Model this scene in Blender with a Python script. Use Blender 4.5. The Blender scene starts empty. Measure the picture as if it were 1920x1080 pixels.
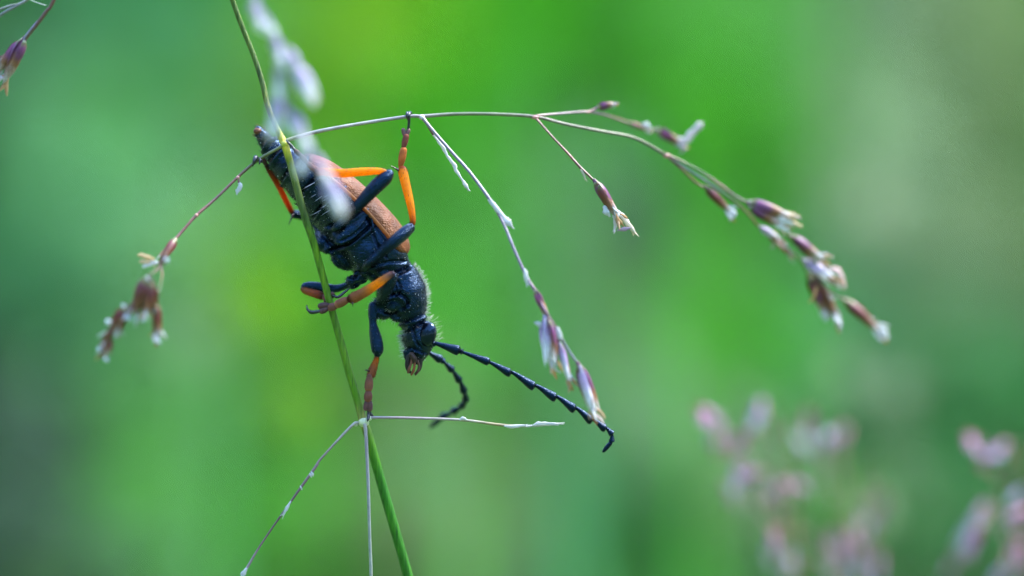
import bpy, bmesh, math, random
import numpy as np
from mathutils import Vector, Matrix, Quaternion
from mathutils.bvhtree import BVHTree

random.seed(7); np.random.seed(7)
scene = bpy.context.scene
COL = scene.collection
# ---------------------------------------------------------------- units, camera, light
# 1 Blender unit = 1 cm: a macro scene, the beetle is about 1.7 cm long
scene.unit_settings.system = 'METRIC'
scene.unit_settings.scale_length = 0.01
D0 = 24.0                    # lens to focus plane, cm
S = 0.003                    # cm per photograph pixel at the focus plane
GROUND = -32.0
cam = bpy.data.cameras.new('camera')
camo = bpy.data.objects.new('camera', cam); COL.objects.link(camo)
camo.location = (0, -D0, 0); camo.rotation_euler = (math.radians(90), 0, 0)
cam.sensor_width = 36; cam.lens = 36 * D0 / (1920 * S)
cam.clip_start = 0.5; cam.clip_end = 60000
cam.dof.use_dof = True; cam.dof.focus_distance = D0 - 0.13
cam.dof.aperture_fstop = 0.125; cam.dof.aperture_blades = 0
scene.camera = camo

SUN_EL, SUN_AZ = math.radians(56), math.radians(72)      # azimuth measured from +Y (behind the beetle) towards +X
world = bpy.data.worlds.new('World'); scene.world = world; world.use_nodes = True
wn = world.node_tree.nodes; wl = world.node_tree.links
sky = wn.new('ShaderNodeTexSky'); sky.sky_type = 'NISHITA'; sky.sun_disc = False
sky.sun_elevation = SUN_EL; sky.sun_rotation = SUN_AZ
sky.air_density = 1.3; sky.dust_density = 0.6; sky.ozone_density = 2.0
wn['Background'].inputs['Strength'].default_value = 0.135
wl.new(sky.outputs['Color'], wn['Background'].inputs['Color'])
sun = bpy.data.lights.new('sun', 'SUN'); sun.energy = 1.5; sun.angle = math.radians(14); sun.color = (1.0, 0.95, 0.86)
suno = bpy.data.objects.new('sun', sun); COL.objects.link(suno)
sd = Vector((math.sin(SUN_AZ) * math.cos(SUN_EL), math.cos(SUN_AZ) * math.cos(SUN_EL), math.sin(SUN_EL)))
suno.rotation_euler = (-sd).to_track_quat('-Z', 'Y').to_euler(); suno.location = sd * 300
scene.view_settings.view_transform = 'Standard'; scene.view_settings.look = 'None'
scene.view_settings.exposure = 3.08; scene.view_settings.gamma = 1
scene.render.engine = 'CYCLES'
scene.cycles.use_denoising = True
scene.cycles.max_bounces = 10; scene.cycles.transparent_max_bounces = 8
scene.cycles.sample_clamp_indirect = 8

# ---------------------------------------------------------------- helpers
def W(px, py, d=0.0):
    """point seen at photograph pixel (px, py), d pixel-units behind the focus plane"""
    y = d * S; f = (D0 + y) / D0
    return Vector(((px - 960) * S * f, y, (540 - py) * S * f))

def tag(o, label=None, cat=None, group=None, kind=None):
    if label: o['label'] = label
    if cat: o['category'] = cat
    if group: o['group'] = group
    if kind: o['kind'] = kind
    return o

WLOC = {}
def empty(name, loc):
    o = bpy.data.objects.new(name, None); COL.objects.link(o)
    o.empty_display_size = 0.1; o.location = loc; WLOC[o] = Vector(loc)
    return o

def mesh_object(name, verts, faces, mats, parent=None, cols=None, along=None, midx=None, smooth=True, loc=None):
    """one mesh object from world-space verts, its origin moved to its own place"""
    vs = np.array([tuple(v) for v in verts], dtype=float)
    c = Vector(vs.mean(axis=0)) if loc is None else Vector(loc)
    me = bpy.data.meshes.new(name)
    me.from_pydata((vs - np.array(c)).tolist(), [], faces)
    if not isinstance(mats, (list, tuple)): mats = [mats]
    for m in mats: me.materials.append(m)
    if midx is not None: me.polygons.foreach_set('material_index', midx)
    if smooth: me.polygons.foreach_set('use_smooth', [True] * len(me.polygons))
    if cols is not None:
        a = me.attributes.new('col', 'FLOAT_COLOR', 'POINT')
        a.data.foreach_set('color', np.array([(c_[0], c_[1], c_[2], 1) for c_ in cols], dtype=np.float32).ravel())
    if along is not None:
        a = me.attributes.new('along', 'FLOAT', 'POINT')
        a.data.foreach_set('value', np.array(along, dtype=np.float32))
    me.update()
    o = bpy.data.objects.new(name, me); COL.objects.link(o)
    if parent is not None:
        o.parent = parent; o.location = c - WLOC[parent]
    else:
        o.location = c
    WLOC[o] = c
    return o

def catmull(vals, n):
    """smooth resampling of a list of tuples, n steps per span"""
    a = np.array(vals, dtype=float)
    if len(a) == 2:
        return [a[0] + (a[1] - a[0]) * k / n for k in range(n + 1)]
    p = np.vstack([2 * a[0] - a[1], a, 2 * a[-1] - a[-2]])
    out = []
    for i in range(1, len(p) - 2):
        p0, p1, p2, p3 = p[i - 1], p[i], p[i + 1], p[i + 2]
        for k in range(n):
            t = k / n
            out.append(0.5 * ((2 * p1) + (-p0 + p2) * t + (2 * p0 - 5 * p1 + 4 * p2 - p3) * t * t + (-p0 + 3 * p1 - 3 * p2 + p3) * t ** 3))
    out.append(p[-2])
    return out

class MB:
    def __init__(s): s.v = []; s.f = []; s.c = []; s.a = []; s.m = []
    def tube(s, pts, radii, seg=10, sub=4, col=None, cap=True, flat=1.0, up=None, mi=0, wob=0.0, bev=0.75):
        """pts world vectors, radii cm; col: one colour or one per control point"""
        n = len(pts)
        if col is None: col = (1, 1, 1)
        cl = [col] * n if not isinstance(col[0], (tuple, list)) else col
        rows = catmull([tuple(p) + (r,) + tuple(c) for p, r, c in zip(pts, radii, cl)], sub)
        P = [Vector(r[:3]) for r in rows]; R = [max(float(r[3]), 1e-5) for r in rows]; C = [tuple(np.clip(r[4:7], 0, 1)) for r in rows]
        if cap:
            t0 = (P[1] - P[0]).normalized(); t1 = (P[-1] - P[-2]).normalized()
            r0, r1 = R[0], R[-1]
            P = [P[0] - t0 * r0 * bev, P[0] - t0 * r0 * bev * .62] + P + [P[-1] + t1 * r1 * bev * .62, P[-1] + t1 * r1 * bev]
            R = [r0 * .22, r0 * .74] + R + [r1 * .74, r1 * .22]; C = [C[0], C[0]] + C + [C[-1], C[-1]]
        L = len(P)
        T = [(P[min(i + 1, L - 1)] - P[max(i - 1, 0)]).normalized() for i in range(L)]
        u = Vector(up) if up is not None else (Vector((0, -1, 0)) if abs(T[0].y) < .8 else Vector((0, 0, 1)))
        base = len(s.v)
        for i in range(L):
            u = (u - T[i] * u.dot(T[i])).normalized(); w = T[i].cross(u)
            for k in range(seg):
                an = 2 * math.pi * k / seg
                rr = R[i] * (1 + wob * random.uniform(-1, 1))
                s.v.append(P[i] + u * math.cos(an) * rr * flat + w * math.sin(an) * rr)
                s.c.append(C[i]); s.a.append(i / (L - 1))
        for i in range(L - 1):
            for k in range(seg):
                a = base + i * seg + k; b = base + i * seg + (k + 1) % seg
                s.f.append((a, b, b + seg, a + seg)); s.m.append(mi)
        s.f.append(tuple(base + k for k in reversed(range(seg)))); s.m.append(mi)
        s.f.append(tuple(base + (L - 1) * seg + k for k in range(seg))); s.m.append(mi)
        return s
    def ball(s, c, rad, ax=None, col=(1, 1, 1), n=10, mi=0):
        """ellipsoid; rad three radii, ax 3x3 axes"""
        ax = ax or [Vector((1, 0, 0)), Vector((0, 1, 0)), Vector((0, 0, 1))]
        b = len(s.v); seg = n * 2
        for i in range(n + 1):
            th = math.pi * min(max(i / n, .01), .99)
            for k in range(seg):
                ph = 2 * math.pi * k / seg
                s.v.append(c + ax[0] * rad[0] * math.sin(th) * math.cos(ph) + ax[1] * rad[1] * math.sin(th) * math.sin(ph) + ax[2] * rad[2] * math.cos(th))
                s.c.append(col); s.a.append(i / n)
        for i in range(n):
            for k in range(seg):
                s.f.append((b + i * seg + k, b + (i + 1) * seg + k, b + (i + 1) * seg + (k + 1) % seg, b + i * seg + (k + 1) % seg)); s.m.append(mi)
        s.f.append(tuple(b + k for k in range(seg))); s.m.append(mi)
        s.f.append(tuple(b + n * seg + k for k in reversed(range(seg)))); s.m.append(mi)
        return s
    def build(s, name, mat, parent=None, smooth=True):
        return mesh_object(name, s.v, s.f, mat, parent, s.c, s.a, s.m, smooth)

def pts(l):                      # [(px,py,d,r_px[,col])...] -> world points, radii
    return [W(*q[:3]) for q in l], [q[3] * S for q in l]

# ---------------------------------------------------------------- materials
def mat_new(name):
    m = bpy.data.materials.new(name); m.use_nodes = True
    nt = m.node_tree; return m, nt, nt.nodes['Principled BSDF'], nt.nodes['Material Output']
def N(nt, t, **k):
    n = nt.nodes.new(t)
    for a, v in k.items(): setattr(n, a, v)
    return n
def noise(nt, scale, detail=4, rough=.6, coord='Object', vec_scale=None):
    tc = N(nt, 'ShaderNodeTexCoord'); no = N(nt, 'ShaderNodeTexNoise')
    no.inputs['Scale'].default_value = scale; no.inputs['Detail'].default_value = detail; no.inputs['Roughness'].default_value = rough
    if vec_scale:
        mp = N(nt, 'ShaderNodeMapping'); mp.inputs['Scale'].default_value = vec_scale
        nt.links.new(tc.outputs[coord], mp.inputs['Vector']); nt.links.new(mp.outputs['Vector'], no.inputs['Vector'])
    else:
        nt.links.new(tc.outputs[coord], no.inputs['Vector'])
    return no
def ramp(nt, stops, inp):
    r = N(nt, 'ShaderNodeValToRGB'); e = r.color_ramp.elements
    while len(e) < len(stops): e.new(.5)
    for el, (p, c) in zip(e, stops): el.position = p; el.color = (*c, 1)
    nt.links.new(inp, r.inputs['Fac']); return r
def bump(nt, bs, height, strength, dist):
    b = N(nt, 'ShaderNodeBump'); b.inputs['Strength'].default_value = strength; b.inputs['Distance'].default_value = dist
    nt.links.new(height, b.inputs['Height']); nt.links.new(b.outputs['Normal'], bs.inputs['Normal']); return b

def chitin(name, base, rough, sheen, sheen_tint, bstr, bscale, spec=.5, tint=(.16, .45, 1)):  # default tint puts the sky's blue highlights into the reflection colour
    m, nt, bs, out = mat_new(name)
    n1 = noise(nt, 9, 5); r = ramp(nt, [(.3, tuple(c * .6 for c in base)), (.7, tuple(c * 1.5 for c in base))], n1.outputs['Fac'])
    nt.links.new(r.outputs['Color'], bs.inputs['Base Color'])
    bs.inputs['Roughness'].default_value = rough; bs.inputs['Specular IOR Level'].default_value = spec
    bs.inputs['Specular Tint'].default_value = (*tint, 1)
    bs.inputs['Sheen Weight'].default_value = sheen; bs.inputs['Sheen Roughness'].default_value = .45
    bs.inputs['Sheen Tint'].default_value = (*sheen_tint, 1)
    v = N(nt, 'ShaderNodeTexVoronoi'); v.inputs['Scale'].default_value = bscale
    tc = N(nt, 'ShaderNodeTexCoord'); nt.links.new(tc.outputs['Object'], v.inputs['Vector'])
    mp = N(nt, 'ShaderNodeMapping'); mp.inputs['Rotation'].default_value = (0, math.radians(46), 0); mp.inputs['Scale'].default_value = (.16, 1, 1)
    n2 = N(nt, 'ShaderNodeTexNoise'); n2.inputs['Scale'].default_value = bscale * 1.3; n2.inputs['Detail'].default_value = 3
    nt.links.new(tc.outputs['Object'], mp.inputs['Vector']); nt.links.new(mp.outputs['Vector'], n2.inputs['Vector'])
    n3 = noise(nt, 7, 3); k3 = ramp(nt, [(.4, (.15,) * 3), (.62, (1,) * 3)], n3.outputs['Fac'])      # pits come and go
    mu = N(nt, 'ShaderNodeMath', operation='MULTIPLY'); nt.links.new(v.outputs['Distance'], mu.inputs[0]); nt.links.new(k3.outputs['Color'], mu.inputs[1])
    mx = N(nt, 'ShaderNodeMath', operation='ADD'); nt.links.new(mu.outputs[0], mx.inputs[0]); nt.links.new(n2.outputs['Fac'], mx.inputs[1])
    bump(nt, bs, mx.outputs[0], bstr, .008)
    rr = ramp(nt, [(.35, (rough * .8,) * 3), (.65, (rough * 1.35,) * 3)], n3.outputs['Fac']); nt.links.new(rr.outputs['Color'], bs.inputs['Roughness'])
    return m
M = {}
M['black'] = chitin('black_chitin', (.001, .0014, .0028), .17, 0, (.25, .5, 1.0), .55, 125, .62)
M['femur'] = chitin('femur_chitin', (.0012, .0018, .004), .19, 0, (.25, .5, 1.0), .6, 135, .55)
M['antenna'] = chitin('antenna_chitin', (.001, .0016, .0035), .25, 0, (.25, .5, 1.0), .4, 150, .4)
M['elytra'] = chitin('elytra_brown', (.125, .036, .005), .36, .03, (.9, .6, .8), .8, 110, .3, (1, .75, .65))

def mat_eye():
    m, nt, bs, out = mat_new('eye_black')
    bs.inputs['Base Color'].default_value = (.001, .0015, .004, 1); bs.inputs['Specular Tint'].default_value = (.35, .6, 1, 1); bs.inputs['Roughness'].default_value = .14  # blue sky highlight put into the specular tint
    v = N(nt, 'ShaderNodeTexVoronoi'); v.inputs['Scale'].default_value = 160
    tc = N(nt, 'ShaderNodeTexCoord'); nt.links.new(tc.outputs['Object'], v.inputs['Vector'])
    bump(nt, bs, v.outputs['Distance'], .06, .003); return m
M['eye'] = mat_eye()

def mat_col(name, rough=.5, trans=0.0, sss=0.0, streak=0.0, var=.35, nscale=14, spec=.5, bstr=.2, sheen=0.0):
    """colour read from the piece's own 'col' attribute, broken up by noise"""
    m, nt, bs, out = mat_new(name)
    at = N(nt, 'ShaderNodeAttribute', attribute_name='col')
    n1 = noise(nt, nscale, 5)
    r = ramp(nt, [(.25, (1 - var,) * 3), (.75, (1 + var,) * 3)], n1.outputs['Fac'])
    mx = N(nt, 'ShaderNodeMix', data_type='RGBA', blend_type='MULTIPLY'); mx.inputs[0].default_value = 1
    nt.links.new(at.outputs['Color'], mx.inputs[6]); nt.links.new(r.outputs['Color'], mx.inputs[7])
    nt.links.new(mx.outputs[2], bs.inputs['Base Color'])
    bs.inputs['Roughness'].default_value = rough; bs.inputs['Specular IOR Level'].default_value = spec
    bs.inputs['Sheen Weight'].default_value = sheen
    if sss:
        bs.inputs['Subsurface Weight'].default_value = sss; bs.inputs['Subsurface Radius'].default_value = (1, .35, .1)
        bs.inputs['Subsurface Scale'].default_value = .06
    n2 = noise(nt, nscale * 6, 3); bump(nt, bs, n2.outputs['Fac'], bstr, .01)
    if trans:
        tr = N(nt, 'ShaderNodeBsdfTranslucent'); nt.links.new(mx.outputs[2], tr.inputs['Color'])
        ms = N(nt, 'ShaderNodeMixShader'); ms.inputs[0].default_value = trans
        nt.links.new(bs.outputs[0], ms.inputs[1]); nt.links.new(tr.outputs[0], ms.inputs[2]); nt.links.new(ms.outputs[0], out.inputs['Surface'])
    return m
M['leg'] = mat_col('amber_leg', .36, trans=.62, var=.18, nscale=20, bstr=.3, spec=.3)
M['tarsus'] = mat_col('tarsus_brown', .5, trans=.15, var=.3, nscale=30, sheen=.08, spec=.35)
M['claw'] = mat_col('claw_horn', .25, var=.2)
M['stem'] = mat_col('grass_stem', .4, trans=.12, var=.22, nscale=10, bstr=.15)
M['branch'] = mat_col('panicle_branch', .36, trans=.15, var=.3, nscale=16, spec=.7)
M['flake'] = mat_col('papery_white', .6, trans=.4, var=.15)
M['hair'] = mat_col('pale_hair', .45, trans=.35, var=.1)

def mat_culm():
    """ribbed green culm: streaks run along the stem"""
    m, nt, bs, out = mat_new('green_culm')
    at = N(nt, 'ShaderNodeAttribute', attribute_name='col')
    n1 = noise(nt, 20, 4, vec_scale=(3.2, 3.2, .12))
    r = ramp(nt, [(.34, (.45, .5, .4)), (.5, (1, 1, 1)), (.68, (1.7, 1.35, .9))], n1.outputs['Fac'])
    mx = N(nt, 'ShaderNodeMix', data_type='RGBA', blend_type='MULTIPLY'); mx.inputs[0].default_value = 1
    nt.links.new(at.outputs['Color'], mx.inputs[6]); nt.links.new(r.outputs['Color'], mx.inputs[7])
    nt.links.new(mx.outputs[2], bs.inputs['Base Color']); bs.inputs['Roughness'].default_value = .45; bs.inputs['Specular IOR Level'].default_value = .28
    bump(nt, bs, n1.outputs['Fac'], .5, .02); return m
M['culm'] = mat_culm()

def mat_glume(name, stops, trans):
    m, nt, bs, out = mat_new(name)
    at = N(nt, 'ShaderNodeAttribute', attribute_name='along')
    n0 = noise(nt, 9, 4)
    ad = N(nt, 'ShaderNodeMath', operation='MULTIPLY_ADD'); ad.inputs[1].default_value = .28; nt.links.new(n0.outputs['Fac'], ad.inputs[0])
    sb = N(nt, 'ShaderNodeMath', operation='SUBTRACT'); sb.inputs[1].default_value = .14
    nt.links.new(at.outputs['Fac'], ad.inputs[2]); nt.links.new(ad.outputs[0], sb.inputs[0])
    r = ramp(nt, stops, sb.outputs[0])
    n1 = noise(nt, 30, 3, vec_scale=(.25, 3, 3)); r2 = ramp(nt, [(.3, (.6,) * 3), (.7, (1.35,) * 3)], n1.outputs['Fac'])
    mx = N(nt, 'ShaderNodeMix', data_type='RGBA', blend_type='MULTIPLY'); mx.inputs[0].default_value = 1
    nt.links.new(r.outputs['Color'], mx.inputs[6]); nt.links.new(r2.outputs['Color'], mx.inputs[7])
    nt.links.new(mx.outputs[2], bs.inputs['Base Color']); bs.inputs['Roughness'].default_value = .42
    tr = N(nt, 'ShaderNodeBsdfTranslucent'); nt.links.new(mx.outputs[2], tr.inputs['Color'])
    ms = N(nt, 'ShaderNodeMixShader'); ms.inputs[0].default_value = trans
    nt.links.new(bs.outputs[0], ms.inputs[1]); nt.links.new(tr.outputs[0], ms.inputs[2]); nt.links.new(ms.outputs[0], out.inputs['Surface'])
    return m
WHT = (.72, .72, .74)
M['glume'] = mat_glume('purple_glume', [(0, (.5, .5, .36)), (.07, (.10, .12, .02)), (.2, (.17, .045, .15)), (.45, (.17, .05, .12)), (.62, (.25, .11, .04)), (.78, (.45, .33, .30)), (.95, WHT)], .35)
M['glume_brown'] = mat_glume('brown_glume', [(0, (.5, .45, .3)), (.07, (.09, .11, .015)), (.25, (.17, .035, .045)), (.55, (.16, .05, .025)), (.75, (.24, .11, .05)), (.92, (.45, .38, .36)), (1, WHT)], .35)
M['glume_pale_lit'] = mat_glume('pale_lit_lilac_glume', [(0, (.4, .4, .42)), (.15, (.36, .27, .48)), (.4, (.5, .4, .64)), (.6, (.66, .64, .74)), (1, (.80, .80, .84))], .35)  # lit version of the glume, its brightness put into the colour
M['glume_pink'] = mat_glume('pink_glume', [(0, (.3, .12, .08)), (.15, (.40, .12, .16)), (.45, (.55, .20, .42)), (.7, (.58, .32, .52)), (1, (.68, .52, .62))], .4)

def mat_leaf(name, c, trans=.42):
    m, nt, bs, out = mat_new(name)
    n1 = noise(nt, .9, 4)
    r = ramp(nt, [(.25, tuple(x * .6 for x in c)), (.75, tuple(min(x * 1.45, .9) for x in c))], n1.outputs['Fac'])
    nt.links.new(r.outputs['Color'], bs.inputs['Base Color']); bs.inputs['Roughness'].default_value = .55; bs.inputs['Specular IOR Level'].default_value = .25
    tr = N(nt, 'ShaderNodeBsdfTranslucent'); nt.links.new(r.outputs['Color'], tr.inputs['Color'])
    ms = N(nt, 'ShaderNodeMixShader'); ms.inputs[0].default_value = trans
    nt.links.new(bs.outputs[0], ms.inputs[1]); nt.links.new(tr.outputs[0], ms.inputs[2]); nt.links.new(ms.outputs[0], out.inputs['Surface'])
    return m

def mat_ground():
    m, nt, bs, out = mat_new('meadow_soil')
    n1 = noise(nt, .05, 8, .7); n2 = noise(nt, 1.2, 6, .7)
    r = ramp(nt, [(.3, (.035, .06, .015)), (.55, (.06, .13, .025)), (.75, (.10, .11, .05))], n1.outputs['Fac'])
    nt.links.new(r.outputs['Color'], bs.inputs['Base Color']); bs.inputs['Roughness'].default_value = .9
    bump(nt, bs, n2.outputs['Fac'], .8, .6); return m
M['ground'] = mat_ground()
#@@SETTING
# ---------------------------------------------------------------- setting: ground
g = 20000
gx = np.concatenate([-np.geomspace(20, g, 14)[::-1], [0], np.geomspace(20, g, 14)])
gv, gf = [], []
for yy in gx:
    for xx in gx:
        h = 0 if max(abs(xx), abs(yy)) > 1500 else random.uniform(-.6, .6)
        gv.append((xx, yy, GROUND + h))
n_ = len(gx)
for j in range(n_ - 1):
    for i in range(n_ - 1):
        gf.append((j * n_ + i, j * n_ + i + 1, (j + 1) * n_ + i + 1, (j + 1) * n_ + i))
tag(mesh_object('ground', gv, gf, M['ground'], loc=(0, 0, GROUND)), kind='structure')

# ---------------------------------------------------------------- leafy background plants
def leaf_cloud(centres, n, size, asp=.5):
    """n folded leaves scattered through ellipsoids [(centre, radii)]"""
    V, F = [], []
    for k in range(n):
        c, rad = random.choice(centres)
        q = np.random.normal(size=3); q /= np.linalg.norm(q); q *= random.random() ** .45
        p = np.array(c) + q * np.array(rad)
        out = q + np.random.normal(size=3) * .7 + np.array((0, 0, .35)); out /= np.linalg.norm(out)
        side = np.cross(out, np.random.normal(size=3)); side /= np.linalg.norm(side)
        nrm = np.cross(out, side); l = size * random.uniform(.6, 1.35); w = l * asp * .5
        b = len(V)
        V += [p, p + out * l * .45 + side * w + nrm * w * .4, p + out * l, p + out * l * .45 - side * w + nrm * w * .4, p + out * l * .5]
        F += [(b, b + 1, b + 4), (b + 1, b + 2, b + 4), (b + 2, b + 3, b + 4), (b + 3, b, b + 4)]
    return V, F

LEAF = {
 'bright':  ((.042, .220, .008), 'bright green'),
 'lime':    ((.110, .240, .006), 'yellow-green'),
 'green':   ((.062, .205, .036), 'mid green'),
 'teal':    ((.042, .155, .060), 'bluish green'),
 'mint':    ((.088, .225, .092), 'pale mint green'),
 'sage':    ((.150, .215, .115), 'greyish sage green'),
 'dusk':    ((.032, .062, .038), 'dull dark green'),
 'deep':    ((.020, .095, .022), 'deep dark green'),
 'straw':   ((.27, .31, .20), 'pale straw green'),
 'olive':   ((.110, .165, .065), 'olive green'),
}
LM = {k: mat_leaf('leaf_' + k, tuple(1.6 * x for x in v[0]), .45) for k, v in LEAF.items()}
STEMC = (.07, .12, .03)

MARKS = [(40,120,'spikelet on the red drooping stalk'),(460,60,'bare upper grass stem'),(570,170,'pale blurred grass head'),(490,260,'beetle tail'),(240,570,'brown spikelets on the drooping branch'),(660,400,'beetle belly'),
 (760,560,'beetle collar'),(780,690,'beetle jaws'),(850,220,'fork of the arching branch'),(1140,200,'small upper fork of spikelets'),(1150,390,'lone spikelet on the thin red stalk'),(1310,320,'bend of the arching branch'),(1500,460,'crowded purple spikelets'),(1640,600,'outermost brown spikelet'),
 (950,410,'white flake on the lilac branch'),(1050,660,'hanging lilac spikelets'),(1140,830,'curled antenna tip'),(680,790,'pale stem joint'),(560,920,'slanting bare stalk'),(740,1000,'thick green stem below the joint'),(960,800,'white tip of the level stalk'),(1400,860,'nodding pink grass'),(1600,1020,'lilac grass clump'),(1850,900,'pendent pink grass')]
def landmark(px, py):
    if not (-20 < px < 1940): return 'beside the meadow grasses, out in the open field'
    q = min(MARKS, key=lambda m: math.hypot(m[0] - px, m[1] - py)); dx, dy = px - q[0], py - q[1]
    rel = 'behind the' if math.hypot(dx, dy) < 110 else ('behind and above the' if dy < 0 else 'behind and below the') if abs(dy) > abs(dx) else 'behind and beside the'
    return rel + ' ' + q[2]

def herb(px, py, depth, kind, rpx=150, n=330):
    """a leafy meadow herb rooted in the ground, its leafy top around the given spot"""
    d = depth / S
    c = W(px, py, d); u = S * (D0 + depth) / D0; R = rpx * u
    base = Vector((c.x + random.uniform(-.25, .25) * R, c.y + random.uniform(0, .5) * R, GROUND - .3))
    t = empty('meadow_herb', base)
    cs = []
    for k in range(5):
        o = Vector((random.uniform(-.5, .5), random.uniform(-.4, .4), random.uniform(-.55, .55))) * R
        cs.append((tuple(c + o), (R * .6, R * .5, R * random.uniform(.55, .85))))
    # leaves thin out down the stem
    low = base.lerp(c, .72); cs.append((tuple(low), (R * .5, R * .5, abs(c.z - base.z) * .22)))
    V, F = leaf_cloud(cs, n, R * .42, .5)
    mesh_object('foliage', V, F, LM[kind], t, smooth=False)
    mb = MB(); mb.tube([base, base.lerp(c, .5) + Vector((random.uniform(-.1, .1) * R, 0, 0)), c], [R * .045, R * .035, R * .02], 6, 4, STEMC)
    for q, _ in cs[:5]:
        mb.tube([base.lerp(c, .75), Vector(q)], [R * .02, R * .012], 5, 2, STEMC)
    mb.build('stem', M['stem'], t)
    tag(t, '%s herb, blurred, %s' % (LEAF[kind][1], landmark(px, py)), 'herb', '%s herbs of the meadow' % LEAF[kind][1])

CELLS = [
 # px, py, kind   (what the meadow shows there)
 (30,90,'dusk'), (190,60,'teal'), (390,70,'teal'), (560,60,'green'), (690,90,'lime'), (880,60,'bright'), (1060,40,'bright'), (1260,70,'green'), (1460,70,'green'), (1660,60,'sage'), (1860,60,'olive'),
 (40,300,'mint'), (210,250,'green'), (400,270,'teal'), (590,260,'lime'), (760,270,'bright'), (960,290,'bright'), (1150,260,'green'), (1330,250,'bright'), (1520,250,'green'), (1700,270,'sage'), (1880,260,'olive'),
 (40,480,'teal'), (220,470,'mint'), (400,450,'sage'), (560,480,'green'), (760,470,'bright'), (960,470,'green'), (1150,480,'sage'), (1350,450,'bright'), (1540,470,'green'), (1720,470,'sage'), (1890,480,'olive'),
 (40,660,'dusk'), (220,650,'mint'), (390,630,'sage'), (490,600,'lime'), (590,690,'lime'), (760,660,'bright'), (960,670,'green'), (1160,660,'sage'), (1370,660,'bright'), (1560,650,'mint'), (1720,690,'mint'), (1890,680,'teal'),
 (40,850,'dusk'), (230,840,'green'), (430,860,'green'), (560,780,'lime'), (760,860,'olive'), (950,850,'olive'), (1150,850,'mint'), (1330,840,'sage'), (1500,860,'mint'), (1690,890,'sage'), (1800,830,'deep'), (1880,860,'deep'),
 (50,1040,'dusk'), (230,1040,'green'), (430,1040,'bright'), (600,1030,'bright'), (780,1040,'olive'), (960,1040,'olive'), (1150,1040,'teal'), (1340,1040,'mint'), (1520,1050,'green'), (1700,1040,'deep'), (1890,1050,'deep'),
]
for i, (px, py, k) in enumerate(CELLS):
    herb(px + random.uniform(-20, 20), py + random.uniform(-20, 20), 34 + 26 * (1 - py / 1080) + random.uniform(-6, 9), k)
# herbs beyond the frame's sides
for i in range(16):
    s = -1 if i % 2 else 1
    herb(960 + s * random.uniform(1150, 2100), random.uniform(100, 1000), 45 + random.uniform(-6, 14), random.choice(['green', 'teal', 'bright', 'sage', 'mint']), 230)

for a in [(1690,735,12,'straw',42),(1690,905,12,'sage',55),(1640,960,9,'straw',36),(1590,700,13,'straw',36),(480,590,14,'lime',70),(690,100,17,'lime',60),(650,330,18,'lime',70),(1620,380,17,'straw',60),(1700,250,18,'sage',80),(1340,430,20,'bright',60),(555,750,14,'lime',70),(560,960,16,'bright',70),(1010,100,22,'bright',60),(1135,290,20,'mint',50),(340,330,18,'mint',55),(790,880,16,'mint',50),(370,640,16,'sage',60),(1790,880,11,'deep',90),(1740,1030,13,'deep',100),(1890,760,14,'deep',100),(1870,980,12,'deep',100),(60,1000,17,'dusk',130),(220,1050,19,'dusk',110),(60,820,22,'dusk',110),(1590,930,13,'bright',60)]:
    herb(a[0], a[1], a[2], a[3], a[4], 90)
blades = {k: ([], []) for k in ('green', 'mint', 'sage', 'bright')}
for k in range(150):
    kind = random.choice(list(blades)); V, F = blades[kind]
    y = random.uniform(13, 34); x = random.uniform(-1, 1) * (4 + y * .55); top = random.triangular(-9, 7, -3); lean = random.uniform(-2.5, 2.5)
    if x / (24 + y) > .065 or x / (24 + y) < -.075: top = -14
    w = random.uniform(.12, .3)
    b = len(V); side = Vector((1, random.uniform(-.6, .6), 0)).normalized()
    for i in range(9):
        u = i / 8; c = Vector((x + lean * u * u, y + lean * .4 * u * u, GROUND - .2 + (top - GROUND) * u)); ww = w * (1 - u ** 3) + .01
        V += [c - side * ww, c + Vector((0, -ww * .35, 0)), c + side * ww]
    for i in range(8):
        for j in range(2): F.append((b + i * 3 + j, b + i * 3 + j + 1, b + i * 3 + j + 4, b + i * 3 + j + 3))
for kind, (V, F) in blades.items():
    tag(mesh_object('meadow_grass', V, F, LM[kind]), '%s blades of tall meadow grass far behind the beetle' % LEAF[kind][1], 'grass', kind='stuff')

# shrubs of the hedge behind
def shrub(x, y, hgt, rad, kind):
    base = Vector((x, y, GROUND - .5)); t = empty('hedge_shrub', base)
    cs = []
    for k in range(9):
        cs.append(((x + random.uniform(-.6, .6) * rad, y + random.uniform(-.5, .5) * rad, GROUND + hgt * random.uniform(.25, .92)), (rad * .55, rad * .5, hgt * .17)))
    V, F = leaf_cloud(cs, 1500, 7.5, .6)
    mesh_object('crown', V, F, LM[kind], t, smooth=False)
    mb = MB(); mb.tube([base, base + Vector((2, 0, hgt * .4)), base + Vector((0, 0, hgt * .8))], [3.2, 2.2, .8], 8, 4, (.09, .07, .05))
    for q, _ in cs: mb.tube([base + Vector((1, 0, hgt * .3)), Vector(q)], [1.2, .5], 5, 2, (.09, .07, .05))
    mb.build('trunk', M['stem'], t)
    tag(t, '%s leafy shrub in the %s row of the far hedge' % (LEAF[kind][1], 'front' if y < 245 else 'taller back'), 'shrub', '%s shrubs in the far hedge' % LEAF[kind][1])
for row, (yy, hh) in enumerate([(210, 78), (275, 100)]):
    for i in range(9):
        x = (i - 4 + .5 * row) * 27 + random.uniform(-5, 5)
        kind = ['teal', 'dusk', 'green', 'bright', 'bright', 'green', 'sage', 'green', 'olive'][i]
        shrub(x, yy + random.uniform(-12, 12), hh * random.uniform(.9, 1.1), 24, kind)
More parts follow.
